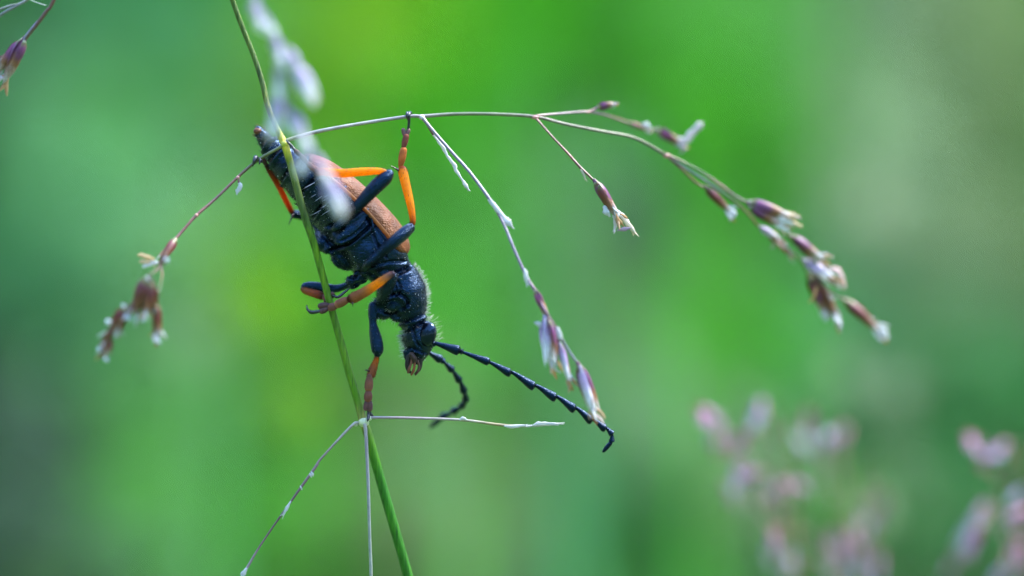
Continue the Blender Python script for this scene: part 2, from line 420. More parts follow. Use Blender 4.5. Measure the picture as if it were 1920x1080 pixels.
# wood added all round to block the low, pale sky light
wv, wf = [], []
for k in range(46):
    a = 2 * math.pi * (k + random.uniform(-.3, .3)) / 46; rr = random.uniform(800, 1050)
    hh = random.uniform(430, 620); x, y = rr * math.sin(a), rr * math.cos(a)
    cs = [((x + random.uniform(-60, 60), y + random.uniform(-60, 60), GROUND + hh * (.1 + .8 * j / 5)), (75, 75, hh * .12)) for j in range(6)]
    v_, f_ = leaf_cloud(cs, 330, 46, .7); b = len(wv); wv += v_; wf += [tuple(i + b for i in q) for q in f_]
wo = mesh_object('added_wood_ring', wv, wf, LM['deep'], smooth=False)
tag(wo, 'dark green wood added around the meadow to block low sky light', 'wood', kind='stuff')
# herbs and shrubs that share a neighbour are told apart by height
byl = {}
for o in COL.objects:
    if o.parent is None and o.get('category') in ('herb', 'shrub') and 'open field' not in o['label']: byl.setdefault(o['label'], []).append(o)
for lab, os_ in byl.items():
    if 1 < len(os_) <= 4:
        top = {o: max(max(v[2] for v in c.bound_box) + c.location.z for c in o.children) for o in os_}
        os_.sort(key=lambda o: -top[o])
        for o, w in zip(os_, {2: ['taller', 'shorter'], 3: ['tallest', 'middling', 'shortest'], 4: ['tallest', 'tall', 'low', 'shortest']}[len(os_)]): o['label'] = w + ' ' + lab.replace('blurred, ', '')
#@@GRASS
# ---------------------------------------------------------------- spikelets
def half_shell(L, w, x0, opening, sgn, nu=9, nv=7, twist=0.0, curl=.0, alo=(0, 1)):
    """boat-shaped glume along +X, hollow side towards the axis"""
    V, F, A = [], [], []
    for i in range(nu):
        u = i / (nu - 1)
        ww = w * (math.sin(math.pi * min(1, .06 + .94 * u ** .72)) ** .8 * (1 - .15 * u) + .10 * (1 - u))
        for j in range(nv):
            a = (j / (nv - 1) - .5) * 2.5
            x = x0 + L * u
            y = ww * math.sin(a); z = ww * math.cos(a) * .85 + opening * L * u + curl * u * u
            V.append(Vector((x - .03 * abs(a) * u, y, z * sgn))); A.append(alo[0] + (alo[1] - alo[0]) * u)
    for i in range(nu - 1):
        for j in range(nv - 1):
            q = (i * nv + j, i * nv + j + 1, (i + 1) * nv + j + 1, (i + 1) * nv + j)
            F.append(q if sgn > 0 else q[::-1])
    return V, F, A

def raw_mesh(name, V, F, A, mats, midx=None, cols=None):
    me = bpy.data.meshes.new(name); me.from_pydata([tuple(v) for v in V], [], F)
    for m in mats: me.materials.append(m)
    if midx: me.polygons.foreach_set('material_index', midx)
    me.polygons.foreach_set('use_smooth', [True] * len(me.polygons))
    a = me.attributes.new('along', 'FLOAT', 'POINT'); a.data.foreach_set('value', np.array(A, dtype=np.float32))
    c = me.attributes.new('col', 'FLOAT_COLOR', 'POINT')
    cols = cols or [(.7, .7, .72)] * len(V)
    c.data.foreach_set('color', np.array([(*q, 1) for q in cols], dtype=np.float32).ravel()); me.update(); return me

PROTO = {}
def spike_proto(kind, var):
    """meshes of one spikelet: floret body, two glumes, protruding anthers / feathery tip"""
    key = (kind, var)
    if key in PROTO: return PROTO[key]
    rnd = random.Random(hash(kind) % 7 + var * 13 if False else var * 13 + len(kind))
    gm = M['glume' if kind == 'purple' else 'glume_brown' if kind == 'brown' else 'glume_pale_lit' if kind == 'pale' else 'glume_pink']
    op = [.03, .11, .0, .16][var % 4]
    b = MB(); b.tube([Vector((-.03, 0, 0)), Vector((.06, 0, 0)), Vector((.3, 0, .0)), Vector((.62, 0, 0)), Vector((.86, 0, 0))], [.032, .045, .085, .075, .02], 10, 4, (1, 1, 1))
    body = raw_mesh('floret', b.v, b.f, [.02 + .96 * a for a in b.a], [gm])
    g1 = raw_mesh('glume', *half_shell(.93, .115, .01, op, 1), [gm])
    g2 = raw_mesh('glume', *half_shell(.80, .105, .02, op * .8, -1), [gm])
    V3, F3, A3 = half_shell(.78, .075, .12, op * .5 + .05, 1, curl=.05); rt = Matrix.Rotation(1.5 + rnd.uniform(-.4, .4), 3, 'X'); g3 = raw_mesh('lemma', [rt @ q for q in V3], F3, [min(1, .25 + .8 * q) for q in A3], [gm])
    an = []
    for k in range(3 + var % 3):
        q = MB(); a = rnd.uniform(-.5, .5); bb = rnd.uniform(-.5, .5); l = rnd.uniform(.16, .34)
        s0 = Vector((rnd.uniform(.66, .84), rnd.uniform(-.04, .04), rnd.uniform(-.04, .04)))
        e = s0 + Vector((l, l * a, l * bb)); mid = s0.lerp(e, .55) + Vector((0, rnd.uniform(-.03, .03), rnd.uniform(-.03, .03)))
        c = rnd.choice([(.55, .34, .50), (.6, .44, .55), (.5, .25, .4)] if kind == 'pink' else [(.62, .62, .66), (.60, .48, .50), (.52, .30, .13), (.66, .66, .68), (.5, .33, .2)])
        q.tube([s0, mid, e], [.014, .030, .012], 7, 4, c, flat=.5, wob=.25)
        an.append(raw_mesh('anther', q.v, q.f, q.a, [M['flake']], cols=q.c))
    PROTO[key] = (body, g1, g2, g3, an); return PROTO[key]

SPK = [0]
def spikelet(parent, p0, p1, kind='purple', var=None, fat=1.0, roll=None, more=1.28):
    """spikelet from its pedicel end p0 to its tip p1"""
    SPK[0] += 1
    var = SPK[0] % 4 if var is None else var
    body, g1, g2, g3, an = spike_proto(kind, var)
    d = p1 - p0; L = d.length; fat = fat * more
    q = d.to_track_quat('X', 'Z') @ Quaternion((1, 0, 0), random.uniform(0, 6.28) if roll is None else roll)
    o = bpy.data.objects.new('spikelet', body); COL.objects.link(o)
    o.parent = parent; o.location = p0 - WLOC[parent]; o.rotation_mode = 'QUATERNION'; o.rotation_quaternion = q
    o.scale = (L, L * fat, L * fat); WLOC[o] = p0
    for me, nm in [(g1, 'glume'), (g2, 'glume'), (g3, 'lemma')] + [(a, 'anther') for a in an]:
        c = bpy.data.objects.new(nm, me); COL.objects.link(c); c.parent = o
    return o

def branch(parent, l, col, name='branch', seg=8, sub=5, mat='branch'):
    """thin stalk through [(px,py,d,r)]"""
    col = [tuple(x * .55 for x in c) for c in col] if isinstance(col[0], tuple) else tuple(x * .55 for x in col)
    P, R = pts(l); R = [r * .92 for r in R]; mb = MB(); mb.tube(P, R, seg, sub, col, wob=.05); return mb.build(name, M[mat], parent)

PUR = (.17, .075, .12); RED = (.22, .06, .05); PALE = (.42, .36, .40); GRN = (.10, .17, .03); LIL = (.34, .30, .42); PINK = (.45, .2, .18); IV = (.55, .52, .42); OLV = (.14, .15, .05)

def knot(parent, px, py, d, r, col, name='node', ax=1.0):
    mb = MB(); c = W(px, py, d); mb.ball(c, (r * S * ax, r * S, r * S * .9), col=col, n=6); return mb.build(name, M['branch'], parent)

def flake(parent, l, name='papery_flake', col=(.62, .62, .64), flat=.4):
    P, R = pts(l); mb = MB(); mb.tube(P, R, 8, 4, col, flat=flat, wob=.3)
    if name != 'bright_dot':                            # frayed end
        d = P[-1] - P[-2]; L = max(d.length, R[-2] * 2)
        for k in range(3):
            e = P[-1] + (d.normalized() + Vector((random.uniform(-.7, .7), random.uniform(-.5, .5), random.uniform(-.7, .7)))).normalized() * L * random.uniform(.2, .5)
            mb.tube([P[-2].lerp(P[-1], random.uniform(.2, .8)), e], [R[-2] * .45, R[-2] * .12], 5, 2, col, flat=.5)
    return mb.build(name, M['flake'], parent)

# --- the grass the beetle clings to
root = W(1000, 540, 60); root.z = GROUND - .2
grass = empty('grass_plant', root)
tag(grass, 'flowering grass with green stem and purple spikelets that the beetle clings to', 'grass')
G1 = (.020, .125, .006); G2 = (.070, .175, .010); G3 = (.11, .15, .010)
CULM = [(790,1180,5,10,G1),(765,1080,0,9.4,G1),(738,985,-5,9.3,G1),(712,895,-12,9.2,G1),(690,815,-18,8.8,G2),(681,790,-20,8.2,(.24,.25,.07)),
        (670,750,-22,7.6,G2),(655,700,-26,7.4,G2),(640,645,-31,7.2,G2),(622,580,-36,7,G2),(603,510,-44,7,G2),(588,455,-52,7,G2),(571,405,-62,7,(.05,.10,.02)),(556,350,-66,6.8,(.07,.11,.025)),(544,305,-66,6.6,G3),
        (533,270,-64,7.4,(.36,.36,.04)),(519,240,-54,5.4,G3),(502,198,-40,5.4,G3),(492,155,-30,5.2,(.06,.10,.02)),(476,105,-22,5,(.06,.11,.014)),(456,55,-16,5,(.06,.11,.014)),(436,0,-12,5,(.06,.11,.014)),(420,-60,-10,4.8,G3),(385,-240,0,4,G3),(330,-420,10,3,G3),(250,-520,20,2,G3)]
low = [W(*CULM[0][:3]), W(815,1275,8), W(860,1480,14), W(960,2000,24), W(1080,2900,34)]
P = [root + Vector((.6, 0, 0)), low[4].lerp(root, .75), low[4].lerp(root, .45), low[4].lerp(root, .2), low[4], low[3], low[2], low[1]] + [W(*q[:3]) for q in CULM]
R = [.045, .044, .042, .040, .038, .036, .034, .032] + [q[3] * S for q in CULM]; C = [G1] * 8 + [q[4] for q in CULM]
mb = MB(); mb.tube(P, R, 14, 5, C, wob=.015); mb.build('culm', M['culm'], grass)

# joint with the pale whorl of branches
knot(grass, 682, 792, -24, 10.5, (.50, .54, .34)); knot(grass, 692, 784, -26, 6, (.55, .58, .42)); knot(grass, 667, 795, -24, 5.5, (.55, .55, .42))
branch(grass, [(690,784,-26,3.6),(705,783,-28,2.8),(780,784,-30,2.7),(870,788,-30,2.7),(940,797,-30,2.8),(990,799,-30,2.6),(1045,795,-30,2.0)], [IV, (.5,.38,.42), (.55,.42,.46), (.6,.55,.45), (.55,.42,.2), (.72,.72,.72), (.78,.8,.8)])
flake(grass, [(862,787,-36,1.5),(868,784,-36,3.2),(874,787,-36,1.5)])
flake(grass, [(946,799,-34,1.5),(962,800,-34,3.2),(985,798,-34,2)])
flake(grass, [(1000,797,-33,2),(1015,794,-33,3.8),(1046,796,-33,2.4)])
branch(grass, [(672,793,-24,4),(658,800,-30,3),(602,860,-36,2.4),(590,878,-38,3.2),(535,955,-44,2.2),(490,1020,-50,2),(466,1060,-52,2.8),(448,1092,-54,2.6),(380,1230,-60,2.2),(320,1370,-60,2)], [IV, (.55,.5,.45), (.45,.3,.32), (.42,.25,.3), PUR, (.3,.14,.2), (.5,.4,.45), (.55,.5,.5), PUR, PUR])
spikelet(grass, W(320,1370,-60), W(290,1450,-60), 'purple')
for q in [(586,888,-40,2.4), (583,891,-40,2.2), (565,914,-42,1.6)]:
    flake(grass, [(q[0]-2, q[1]-3, q[2]-3, q[3]*.6), (q[0], q[1]+1, q[2]-4, q[3]), (q[0]+1, q[1]+4, q[2]-3, q[3]*.6)])
flake(grass, [(545,940,-46,1.2),(538,952,-48,3),(531,966,-47,2.2)])
flake(grass, [(462,1066,-55,2),(456,1076,-56,4.5),(452,1084,-55,2.2)])
branch(grass, [(684,796,-34,4),(686,815,-36,3.6),(690,900,-36,3.2),(693,1000,-36,3.2),(696,1090,-36,3.2),(700,1300,-30,3)], [IV, (.5,.42,.5), (.42,.42,.5), (.45,.5,.5), (.5,.54,.5), PUR])
spikelet(grass, W(700,1300,-30), W(706,1380,-30), 'purple')

# branch across the beetle's tail to the left
branch(grass, [(534,270,-68,5),(525,276,-68,3.4),(500,290,-66,3.2),(476,306,-64,3.2),(446,332,-70,3),(405,372,-90,2.8),(368,404,-110,3.2),(345,430,-125,2.8),(328,449,-140,3.4)], [(.36,.36,.08), (.3,.3,.12), (.18,.2,.06), OLV, (.25,.10,.06), (.2,.09,.07), (.42,.16,.12), (.24,.07,.06), (.28,.09,.08)])
knot(grass, 446, 333, -71, 4, PINK); knot(grass, 368, 404, -111, 4.2, PINK)
branch(grass, [(447,334,-71,2),(448,342,-74,2.2)], RED, 'pedicel'); flake(grass, [(448,342,-74,2.5),(451,349,-75,4),(446,357,-75,4),(444,363,-75,1.5)])
LD = -290
branch(grass, [(328,449,-140,3),(312,475,-170,2.6),(298,500,-200,2.4),(283,515,LD,2.4)], [RED, RED, (.3,.12,.06), OLV])
branch(grass, [(300,492,-200,1.6),(304,515,-220,1.6),(298,545,LD,1.6),(291,568,LD,1.6)], [RED, (.3,.14,.05), GRN, GRN], 'pedicel')
branch(grass, [(283,515,LD,2),(262,560,LD,1.6),(234,578,LD,1.6),(206,615,LD,1.6)], [RED, OLV, RED, RED], 'pedicel')
spikelet(grass, W(330,447,-140), W(293,502,-180), 'brown', 1, .8)
spikelet(grass, W(278,520,LD), W(248,598,LD), 'brown', 0, 1.25)
spikelet(grass, W(284,528,LD-6), W(268,600,LD-6), 'brown', 2, 1.1)
spikelet(grass, W(291,566,LD), W(299,643,LD), 'brown', 2, .95)
spikelet(grass, W(236,576,LD), W(198,632,LD), 'brown', 0, 1.15)
spikelet(grass, W(206,622,LD), W(184,676,LD), 'brown', 3, 1.0)
for a in [(282,522,262,590),(270,540,240,590),(288,532,284,600),(240,582,214,628),(212,612,192,650),(232,590,224,632),(208,634,196,672),(294,580,288,636),(312,474,296,508),(262,556,232,602)]:
    spikelet(grass, W(a[0], a[1], LD + random.uniform(-10, 10)), W(a[2], a[3], LD + random.uniform(-12, 12)), 'brown', None, .95)
for q in [(262,478,-190,278,486),(264,490,-190,280,494),(270,500,-190,284,492)]:
    flake(grass, [(q[3]+10, q[4], q[2], 2.6), ((q[0]+q[3])/2+4, (q[1]+q[4])/2, q[2], 4.4), (q[0], q[1], q[2], 3)], 'anther', (.7,.52,.3) if q[1] < 495 else (.78,.78,.8))
for (a, b, r) in [(312,488,7),(203,604,8),(241,597,6.5),(267,600,6.5),(232,574,5),(186,655,6.5),(199,674,6.5),(297,640,6),(277,522,4)]:
    flake(grass, [(a-3, b-2, LD-12, r*.45), (a, b, LD-14, r*.65), (a+3, b+3, LD-12, r*.35)], 'bright_dot', (.62,.66,.72))  # pale beads shaped as round bright out-of-focus dots, like droplets

# branch over the beetle to the right
MAIN = [(534,268,-66,6),(545,261,-66,4.2),(590,248,-60,4),(640,238,-52,3.6),(700,228,-36,3.6),(768,218,-24,3.6),(792,218,-18,3.8),(850,214,-6,3.6),(925,214,8,3.6),(1003,219,24,3.6),(1060,233,40,3.4),(1125,246,62,3.6),(1190,259,90,3.4),(1248,290,120,3.4)]
branch(grass, MAIN, [(.4,.4,.08), (.5,.5,.3), (.45,.44,.40), (.5,.48,.46), (.5,.48,.46), (.42,.36,.40), (.45,.38,.38), (.26,.28,.16), (.24,.27,.14), (.26,.22,.16), (.2,.2,.13), (.18,.2,.1), (.2,.22,.1), (.2,.17,.1)], seg=10)
knot(grass, 791, 220, -20, 6, (.55,.5,.5)); knot(grass, 1003, 220, 23, 4.6, PINK, ax=1.6); knot(grass, 1250, 292, 120, 5, PINK, ax=1.4); knot(grass, 534, 270, -67, 8, (.42,.43,.05))
# hanging side branch with lilac spikelets
DS = -175
branch(grass, [(792,220,-20,4.4),(806,238,-30,3.6),(845,283,-55,3.4),(880,322,-75,3.4),(912,365,-95,3.6),(930,392,-105,3.4),(948,428,-120,3.2),(965,470,-135,3.2),(988,520,-150,3),(1003,545,-160,3.4),(1020,580,DS,3.4),(1038,608,DS,2.6),(1062,650,DS,2.2),(1084,684,DS,2.2)], [(.5,.46,.46), (.36,.28,.34), LIL, LIL, LIL, (.34,.2,.3), (.4,.36,.44), (.3,.25,.36), (.26,.17,.3), (.26,.12,.22), (.24,.1,.2), (.3,.14,.2), LIL, LIL])
flake(grass, [(917,374,-100,3),(932,392,-108,5.2),(944,406,-112,4),(952,416,-116,7),(959,424,-116,2.5)])
flake(grass, [(984,505,-152,2.2),(987,520,-154,4.6),(989,533,-154,2)])
branch(grass, [(800,232,-26,2.4),(812,252,-30,2.4)], (.22,.09,.1), 'pedicel')
flake(grass, [(812,252,-30,2),(824,268,-32,2.6),(832,278,-33,4),(838,292,-34,2.4),(850,307,-35,4.2),(856,321,-36,3),(866,336,-37,2),(872,346,-38,3.8),(878,356,-38,1.2)], 'withered_spikelet')
spikelet(grass, W(1003,543,-160), W(1032,606,DS), 'purple', 2, .85)
spikelet(grass, W(1022,596,DS), W(1034,700,DS), 'pale', 1, .95)
spikelet(grass, W(1028,600,DS-8), W(1044,695,DS-8), 'purple', 0, .8)
spikelet(grass, W(1048,640,DS), W(1073,728,DS), 'purple', 2, .7); spikelet(grass, W(1050,646,DS-5), W(1068,724,DS-6), 'pale', 0, .6)
spikelet(grass, W(1084,682,DS), W(1119,788,DS), 'purple', 1, .75)
spikelet(grass, W(1088,690,DS-6), W(1114,786,DS-8), 'pale', 0, .7)
flake(grass, [(1024,612,DS,3.4),(1014,609,DS,5),(1005,606,DS,3)]); flake(grass, [(1046,615,DS-6,3),(1048,624,DS-6,5),(1050,634,DS-6,4)])
# upper fork
branch(grass, [(1005,217,23,2.6),(1040,214,50,2.6),(1090,210,90,2.6),(1104,210,100,3.2),(1118,203,110,2.4),(1124,199,115,2.4)], [PINK, (.3,.2,.24), PUR, PINK, PUR, PUR])
spikelet(grass, W(1120,201,112), W(1158,193,118), 'purple', 2, 1.5)
branch(grass, [(1102,210,98,2.6),(1128,214,140,2.4),(1158,223,180,2.6),(1200,238,215,2.4),(1236,246,230,2.2)], [PUR, PUR, PINK, (.25,.12,.14), PUR])
spikelet(grass, W(1178,230,200), W(1222,246,215), 'brown', 2, .8); flake(grass, [(1206,233,205,3),(1212,235,205,6),(1218,238,205,3.4)])
spikelet(grass, W(1232,242,230), W(1288,276,235), 'purple', 2, 1.1)
flake(grass, [(1274,262,230,5),(1286,264,230,8),(1298,248,230,6.5),(1312,234,230,6.5)], col=(.70,.60,.62)); flake(grass, [(1276,264,232,5),(1281,274,232,6),(1279,284,232,3)])
# lower fork
branch(grass, [(1005,222,22,2.4),(1035,256,10,2.2),(1066,289,0,2.6),(1088,314,-8,3),(1105,330,-14,2.6),(1117,342,-20,2.6)], [PINK, (.22,.08,.06), (.4,.14,.12), (.2,.08,.06), (.25,.13,.06), (.25,.2,.08)])
flake(grass, [(1089,318,-12,1.6),(1094,326,-12,2),(1098,337,-12,1.2)], col=(.55,.5,.4))
spikelet(grass, W(1115,339,-20), W(1166,420,-25), 'purple', 2, .9); spikelet(grass, W(1120,346,-26), W(1158,408,-30), 'brown', 2, .85)
flake(grass, [(1134,388,-28,4),(1137,397,-30,6),(1142,404,-28,3)])
flake(grass, [(1151,404,-25,3),(1154,418,-25,3.4),(1151,434,-25,2.6)], 'anther', (.66,.6,.6)); flake(grass, [(1164,405,-25,3),(1178,420,-25,4.6),(1191,438,-25,2.6)], 'anther', (.72,.62,.5)); flake(grass, [(1182,428,-27,2),(1170,430,-27,4),(1160,431,-27,2)], 'anther', (.42,.3,.4))
# end of the main branch: crowded spikelets
branch(grass, [(1250,291,120,2.8),(1283,321,135,2.2),(1306,343,145,2.2),(1325,354,150,2.2)], [PINK, (.3,.12,.08), (.32,.14,.08), (.3,.2,.08)])
spikelet(grass, W(1322,350,150), W(1378,406,160), 'brown', 2, .95)
branch(grass, [(1251,290,120,2.6),(1290,308,130,2.2),(1320,325,140,2.2),(1350,346,150,2.6),(1378,367,158,2.4),(1404,382,165,2.4)], [PINK, GRN, (.14,.17,.08), PINK, PUR, (.2,.16,.08)])
branch(grass, [(1250,293,121,2.6),(1290,318,132,2.4),(1325,340,146,2.4),(1376,376,162,2.2),(1404,402,176,2.2),(1424,426,190,2),(1460,456,215,2),(1500,486,235,2),(1516,518,250,2)], [PINK, LIL, LIL, PUR, PINK, RED, OLV, OLV, OLV])
spikelet(grass, W(1402,379,165), W(1490,410,172), 'purple', 1, .85); spikelet(grass, W(1404,384,163), W(1478,432,170), 'purple', 2, .9)
for (a, b, c, d_, r, cc) in [(1470,398,1494,406,3,(.72,.6,.4)),(1476,412,1500,424,3.2,(.75,.58,.36)),(1460,410,1484,418,6,(.78,.78,.8)),(1452,418,1476,432,5,(.78,.78,.8))]:
    flake(grass, [(a,b,166,r),((a+c)/2,(b+d_)/2,166,r*1.3),(c,d_,166,r*.7)], 'anther', cc)
spikelet(grass, W(1424,425,190), W(1462,452,200), 'pale', 1, .9); flake(grass, [(1452,436,196,3),(1450,446,194,4),(1454,454,194,3)], 'anther', (.6,.35,.15)); spikelet(grass, W(1450,446,200), W(1490,488,210), 'brown', 1, .7)
branch(grass, [(1468,436,180,2),(1482,446,200,2)], OLV, 'pedicel')
spikelet(grass, W(1482,442,205), W(1552,494,215), 'purple', 2, .95)
spikelet(grass, W(1508,488,225), W(1572,530,235), 'pale', 3, .95); flake(grass, [(1562,503,225,4),(1574,512,225,6),(1582,536,225,3)], 'anther', (.70,.52,.48))
spikelet(grass, W(1516,520,250), W(1546,588,255), 'brown', 0, 1.0); spikelet(grass, W(1528,524,248), W(1576,612,255), 'brown', 2, .85)
branch(grass, [(1516,510,250,2),(1550,545,262,2.4),(1584,565,275,2)], OLV, 'pedicel')
spikelet(grass, W(1582,562,275), W(1662,632,285), 'brown', 2, .85)
flake(grass, [(1650,618,282,6),(1657,625,282,8),(1661,632,282,4)]); flake(grass, [(1366,394,156,5),(1372,402,156,9),(1370,408,156,5)]); flake(grass, [(1542,574,250,4),(1544,588,250,7),(1545,598,250,3)]); flake(grass, [(1566,592,250,4),(1571,605,250,7),(1573,616,250,3)])
for a in [(1412,392,1462,424,170),(1432,428,1470,470,196),(1446,440,1478,470,205),(1494,456,1540,500,214),(1516,496,1556,520,230),(1520,520,1562,566,246),(1530,532,1556,600,252),(1524,512,1582,540,240),(1600,580,1640,606,279)]:
    spikelet(grass, W(a[0], a[1], a[4]), W(a[2], a[3], a[4]), random.choice(['purple', 'brown']), None, .8)
for a in [(1456,440,1448,462),(1470,458,1480,484),(1546,500,1576,516),(1530,540,1520,566),(1556,520,1580,530)]:
    flake(grass, [(a[0],a[1],210,2.4),((a[0]+a[2])/2+2,(a[1]+a[3])/2,208,3),(a[2],a[3],208,1.6)], 'anther', random.choice([(.5,.28,.12),(.58,.45,.45)]))
# upper drooping branches of the same panicle, top left corner
branch(grass, [(385,-240,0,3.4),(300,-300,10,3),(190,-190,20,3),(104,-6,30,4),(88,20,30,4),(64,52,30,4.2),(42,78,30,5)], [GRN, PUR, RED, (.24,.08,.06), (.2,.07,.05), (.16,.07,.06), (.2,.14,.08)])
branch(grass, [(70,40,30,2),(52,62,26,2),(42,78,26,2)], LIL)
spikelet(grass, W(46,72,30), W(2,166,28), 'purple', 2, 1.0, .3); spikelet(grass, W(44,76,36), W(-16,146,36), 'purple', 0, 1.0)
branch(grass, [(24,98,30,1.8),(0,107,34,2),(-60,120,40,2)], RED, 'pedicel')
branch(grass, [(190,-190,20,3),(110,-60,24,3),(58,-6,24,3.2),(34,9,24,3),(0,29,24,3.2),(-70,80,24,3)], [PUR, OLV, (.26,.28,.2), (.34,.34,.36), (.3,.3,.28), OLV])
branch(grass, [(34,8,24,2.2),(18,11,24,2.4),(0,17,24,2.4),(-60,30,24,2)], [OLV, (.36,.36,.36), (.3,.3,.28), OLV])
for a in [(-70,80,-110,150), (-60,30,-120,70), (250,-520,210,-450), (-60,120,-90,190)]: spikelet(grass, W(a[0],a[1],24), W(a[2],a[3],24), 'purple')
mb = MB(); mb.tube([W(52, -2, 26), W(70, 5, 26), W(86, 10, 29)], [.0018] * 3, 5, 3, (.6, .65, .68)); tag(mb.build('spider_thread', M['hair']), 'fine spider thread between two grass stalks', 'thread')

# --- drooping grass head in front of the beetle's tail, out of focus
r2 = Vector((-9.5, -2.5, GROUND - .2))
front = empty('grass_plant', r2)
tag(front, 'pale lilac grass head hanging out of focus before the beetle tail', 'grass')
FD = -640
Pf = [r2, Vector((-9, -2.4, -12)), W(-1400, -200, FD), W(-700, -1250, FD), W(150, -760, FD), W(400, -220, FD), W(455, -60, FD), W(480, 0, FD), W(505, 48, FD), W(530, 95, FD), W(556, 128, FD)]
mb = MB(); mb.tube(Pf, [.04, .035, .025, .02, .014, .012, .01, .009, .008, .007, .005], 8, 6, [G1] * 3 + [G2] * 2 + [LIL] * 6); mb.build('culm', M['branch'], front)
branch(front, [(500,38,FD,3),(512,90,FD,2.4),(520,140,FD,2.4),(524,190,FD,2)], LIL); branch(front, [(528,92,FD,3),(536,160,FD,2.4),(552,220,FD,2.4),(580,275,FD,2.4),(604,312,FD,2.2),(616,342,FD,2)], LIL)
for a, b, c, d_, k, v, fz in [(472,4,492,56,'pale',2,1.1),(498,28,512,66,'pale',2,.9),(512,66,530,124,'pale',0,1.0),(540,92,566,150,'pale',2,.95),(552,122,586,194,'pale',1,1.1),(520,128,522,184,'pale',2,.8),(524,182,508,256,'pale',0,1.1),(540,205,552,250,'pale',2,.8),(556,214,576,286,'pale',2,.9),(584,268,560,322,'pale',0,1.0),(592,290,618,346,'pale',2,.9),(612,336,640,402,'pale',1,1.1)]:
    spikelet(front, W(a,b,FD), W(c,d_,FD), k, v, fz * 1.25)
    flake(front, [(a*.4+c*.6,b*.4+d_*.6,FD-6,3),(a*.2+c*.8,b*.2+d_*.8,FD-8,9),(c,d_,FD-6,6)], 'anther', (.86,.86,.88))

# --- blurred flowering grasses behind, lower right
def bg_grass(dep, root_px, crown, heads, label):
    d = dep / S; rt = W(root_px, 540, d); rt.z = GROUND - .2
    t = empty('grass_plant', rt); cr = W(crown[0], crown[1], d); top = W(crown[2], crown[3], d)
    u = S * (D0 + dep) / D0
    mb = MB(); mb.tube([rt, rt.lerp(cr, .6) + Vector((.3, 0, 0)), cr, top], [.05, .035, .014, .007], 8, 6, [G1, G1, OLV, PUR]); mb.build('culm', M['culm'], t)
    for (a, b, c, e) in heads:
        s0 = cr.lerp(top, random.uniform(.1, .9)); dd = d + random.uniform(-260, 260)
        p0 = W(a, b, dd); p1 = W(c, e, dd)
        mb = MB(); mb.tube([s0, s0.lerp(p0, .5) + Vector((0, 0, .12)), p0], [.007, .006, .006], 6, 5, [OLV, (.2,.12,.1), PINK]); mb.build('branch', M['branch'], t)
        for k in range(2):
            j = Vector((random.uniform(-.04, .04), random.uniform(-.1, .1), random.uniform(-.03, .03)))
            spikelet(t, p0, p1 + j, 'pale' if (k + SPK[0] // 3) % 3 == 0 else 'pink', None, 1.05)
    tag(t, label, 'grass', 'blurred pink grasses behind')
bg_grass(3.1, 1560, (1500, 1140, 1440, 820), [(1306,765,1350,792),(1352,806,1338,835),(1345,850,1335,800),(1430,750,1405,800),(1402,805,1372,850),(1425,885,1372,900),(1390,872,1380,935),(1432,940,1466,905),(1466,905,1492,915),(1485,905,1525,922),(1362,905,1372,945),(1310,770,1316,800)], 'pink flowering grass with nodding spikelets, blurred behind, beside the lilac clump')
bg_grass(3.6, 1640, (1600, 1180, 1545, 860), [(1515,765,1522,812),(1590,800,1548,832),(1548,835,1560,812),(1520,850,1508,808),(1448,990,1462,1035),(1478,1030,1492,1075),(1500,1060,1476,1085),(1452,1020,1440,1060)], 'blurred pink flowering grass with two upright spikelets, behind the beetle')
bg_grass(4.6, 1700, (1640, 1200, 1600, 900), [(1600,985,1590,1040),(1630,970,1612,1020),(1655,930,1630,975),(1580,1040,1570,1090),(1625,1050,1610,1100),(1565,1000,1578,1050),(1600,1010,1622,1055),(1590,1060,1600,1100),(1648,1040,1640,1085)], 'blurred lilac grass clump of crowded spikelets, behind the beetle')
bg_grass(3.3, 1950, (1930, 1160, 1880, 900), [(1812,812,1826,850),(1888,828,1858,858),(1838,880,1848,842),(1850,862,1880,850),(1918,915,1896,945),(1932,955,1890,978),(1928,985,1896,990),(1848,940,1824,975),(1832,975,1806,1030),(1836,990,1812,1050),(1905,1010,1915,1060),(1790,1050,1776,1090),(1880,1060,1866,1100),(1925,1040,1900,1085)], 'blurred pink grass with long pendent lilac spikelets, beside dark green herbs')
#@@BEETLE
# ---------------------------------------------------------------- the beetle
beetle = empty('longhorn_beetle', W(640, 420, 0))
tag(beetle, 'black longhorn beetle with brown wing cases and orange legs, climbing head-down on grass', 'beetle')
KV = Vector((0, 1, 0))
# px, py, projected half-width, theta (roll: how far the belly turns to the camera), dorsal height factor
ST = [(484,244,9,20,.97),(497,262,15,22,.97),(514,281,22,24,.9),(535,302,32,26,.8),(562,324,41,27,.72),(590,345,49,27,.70),(616,369,54,27,.70),(645,397,57,27,.70),(676,432,60,27,.72),(703,464,60,27,.74),
      (722,490,53,27,.8),(735,511,41,27,.9),(747,531,43,28,.97),(757,553,44,28,.97),(766,576,37,28,.97),(772,594,29,28,.97),(775,604,24,28,.97),(778,613,24.5,28,.97),(782,624,29,30,.97),(785,638,31,32,.97),(783,655,25,32,.95),(779,671,17,32,.95),(777,683,11,32,.95)]
rows = catmull(ST, 5)
cen = [W(r[0], r[1], 0) for r in rows]
FR = []
for i, r in enumerate(rows):
    T = (cen[min(i + 2, len(cen) - 1)] - cen[max(i - 2, 0)]).normalized()
    Nn = Vector((-T.z, 0, T.x)); th = math.radians(r[3])
    Dd = Nn * math.cos(th) + KV * math.sin(th); Ll = -KV * math.cos(th) + Nn * math.sin(th)
    FR.append((cen[i], T, Ll, Dd, r[2] * S * 1.12, r[2] * S * .97, r[4]))
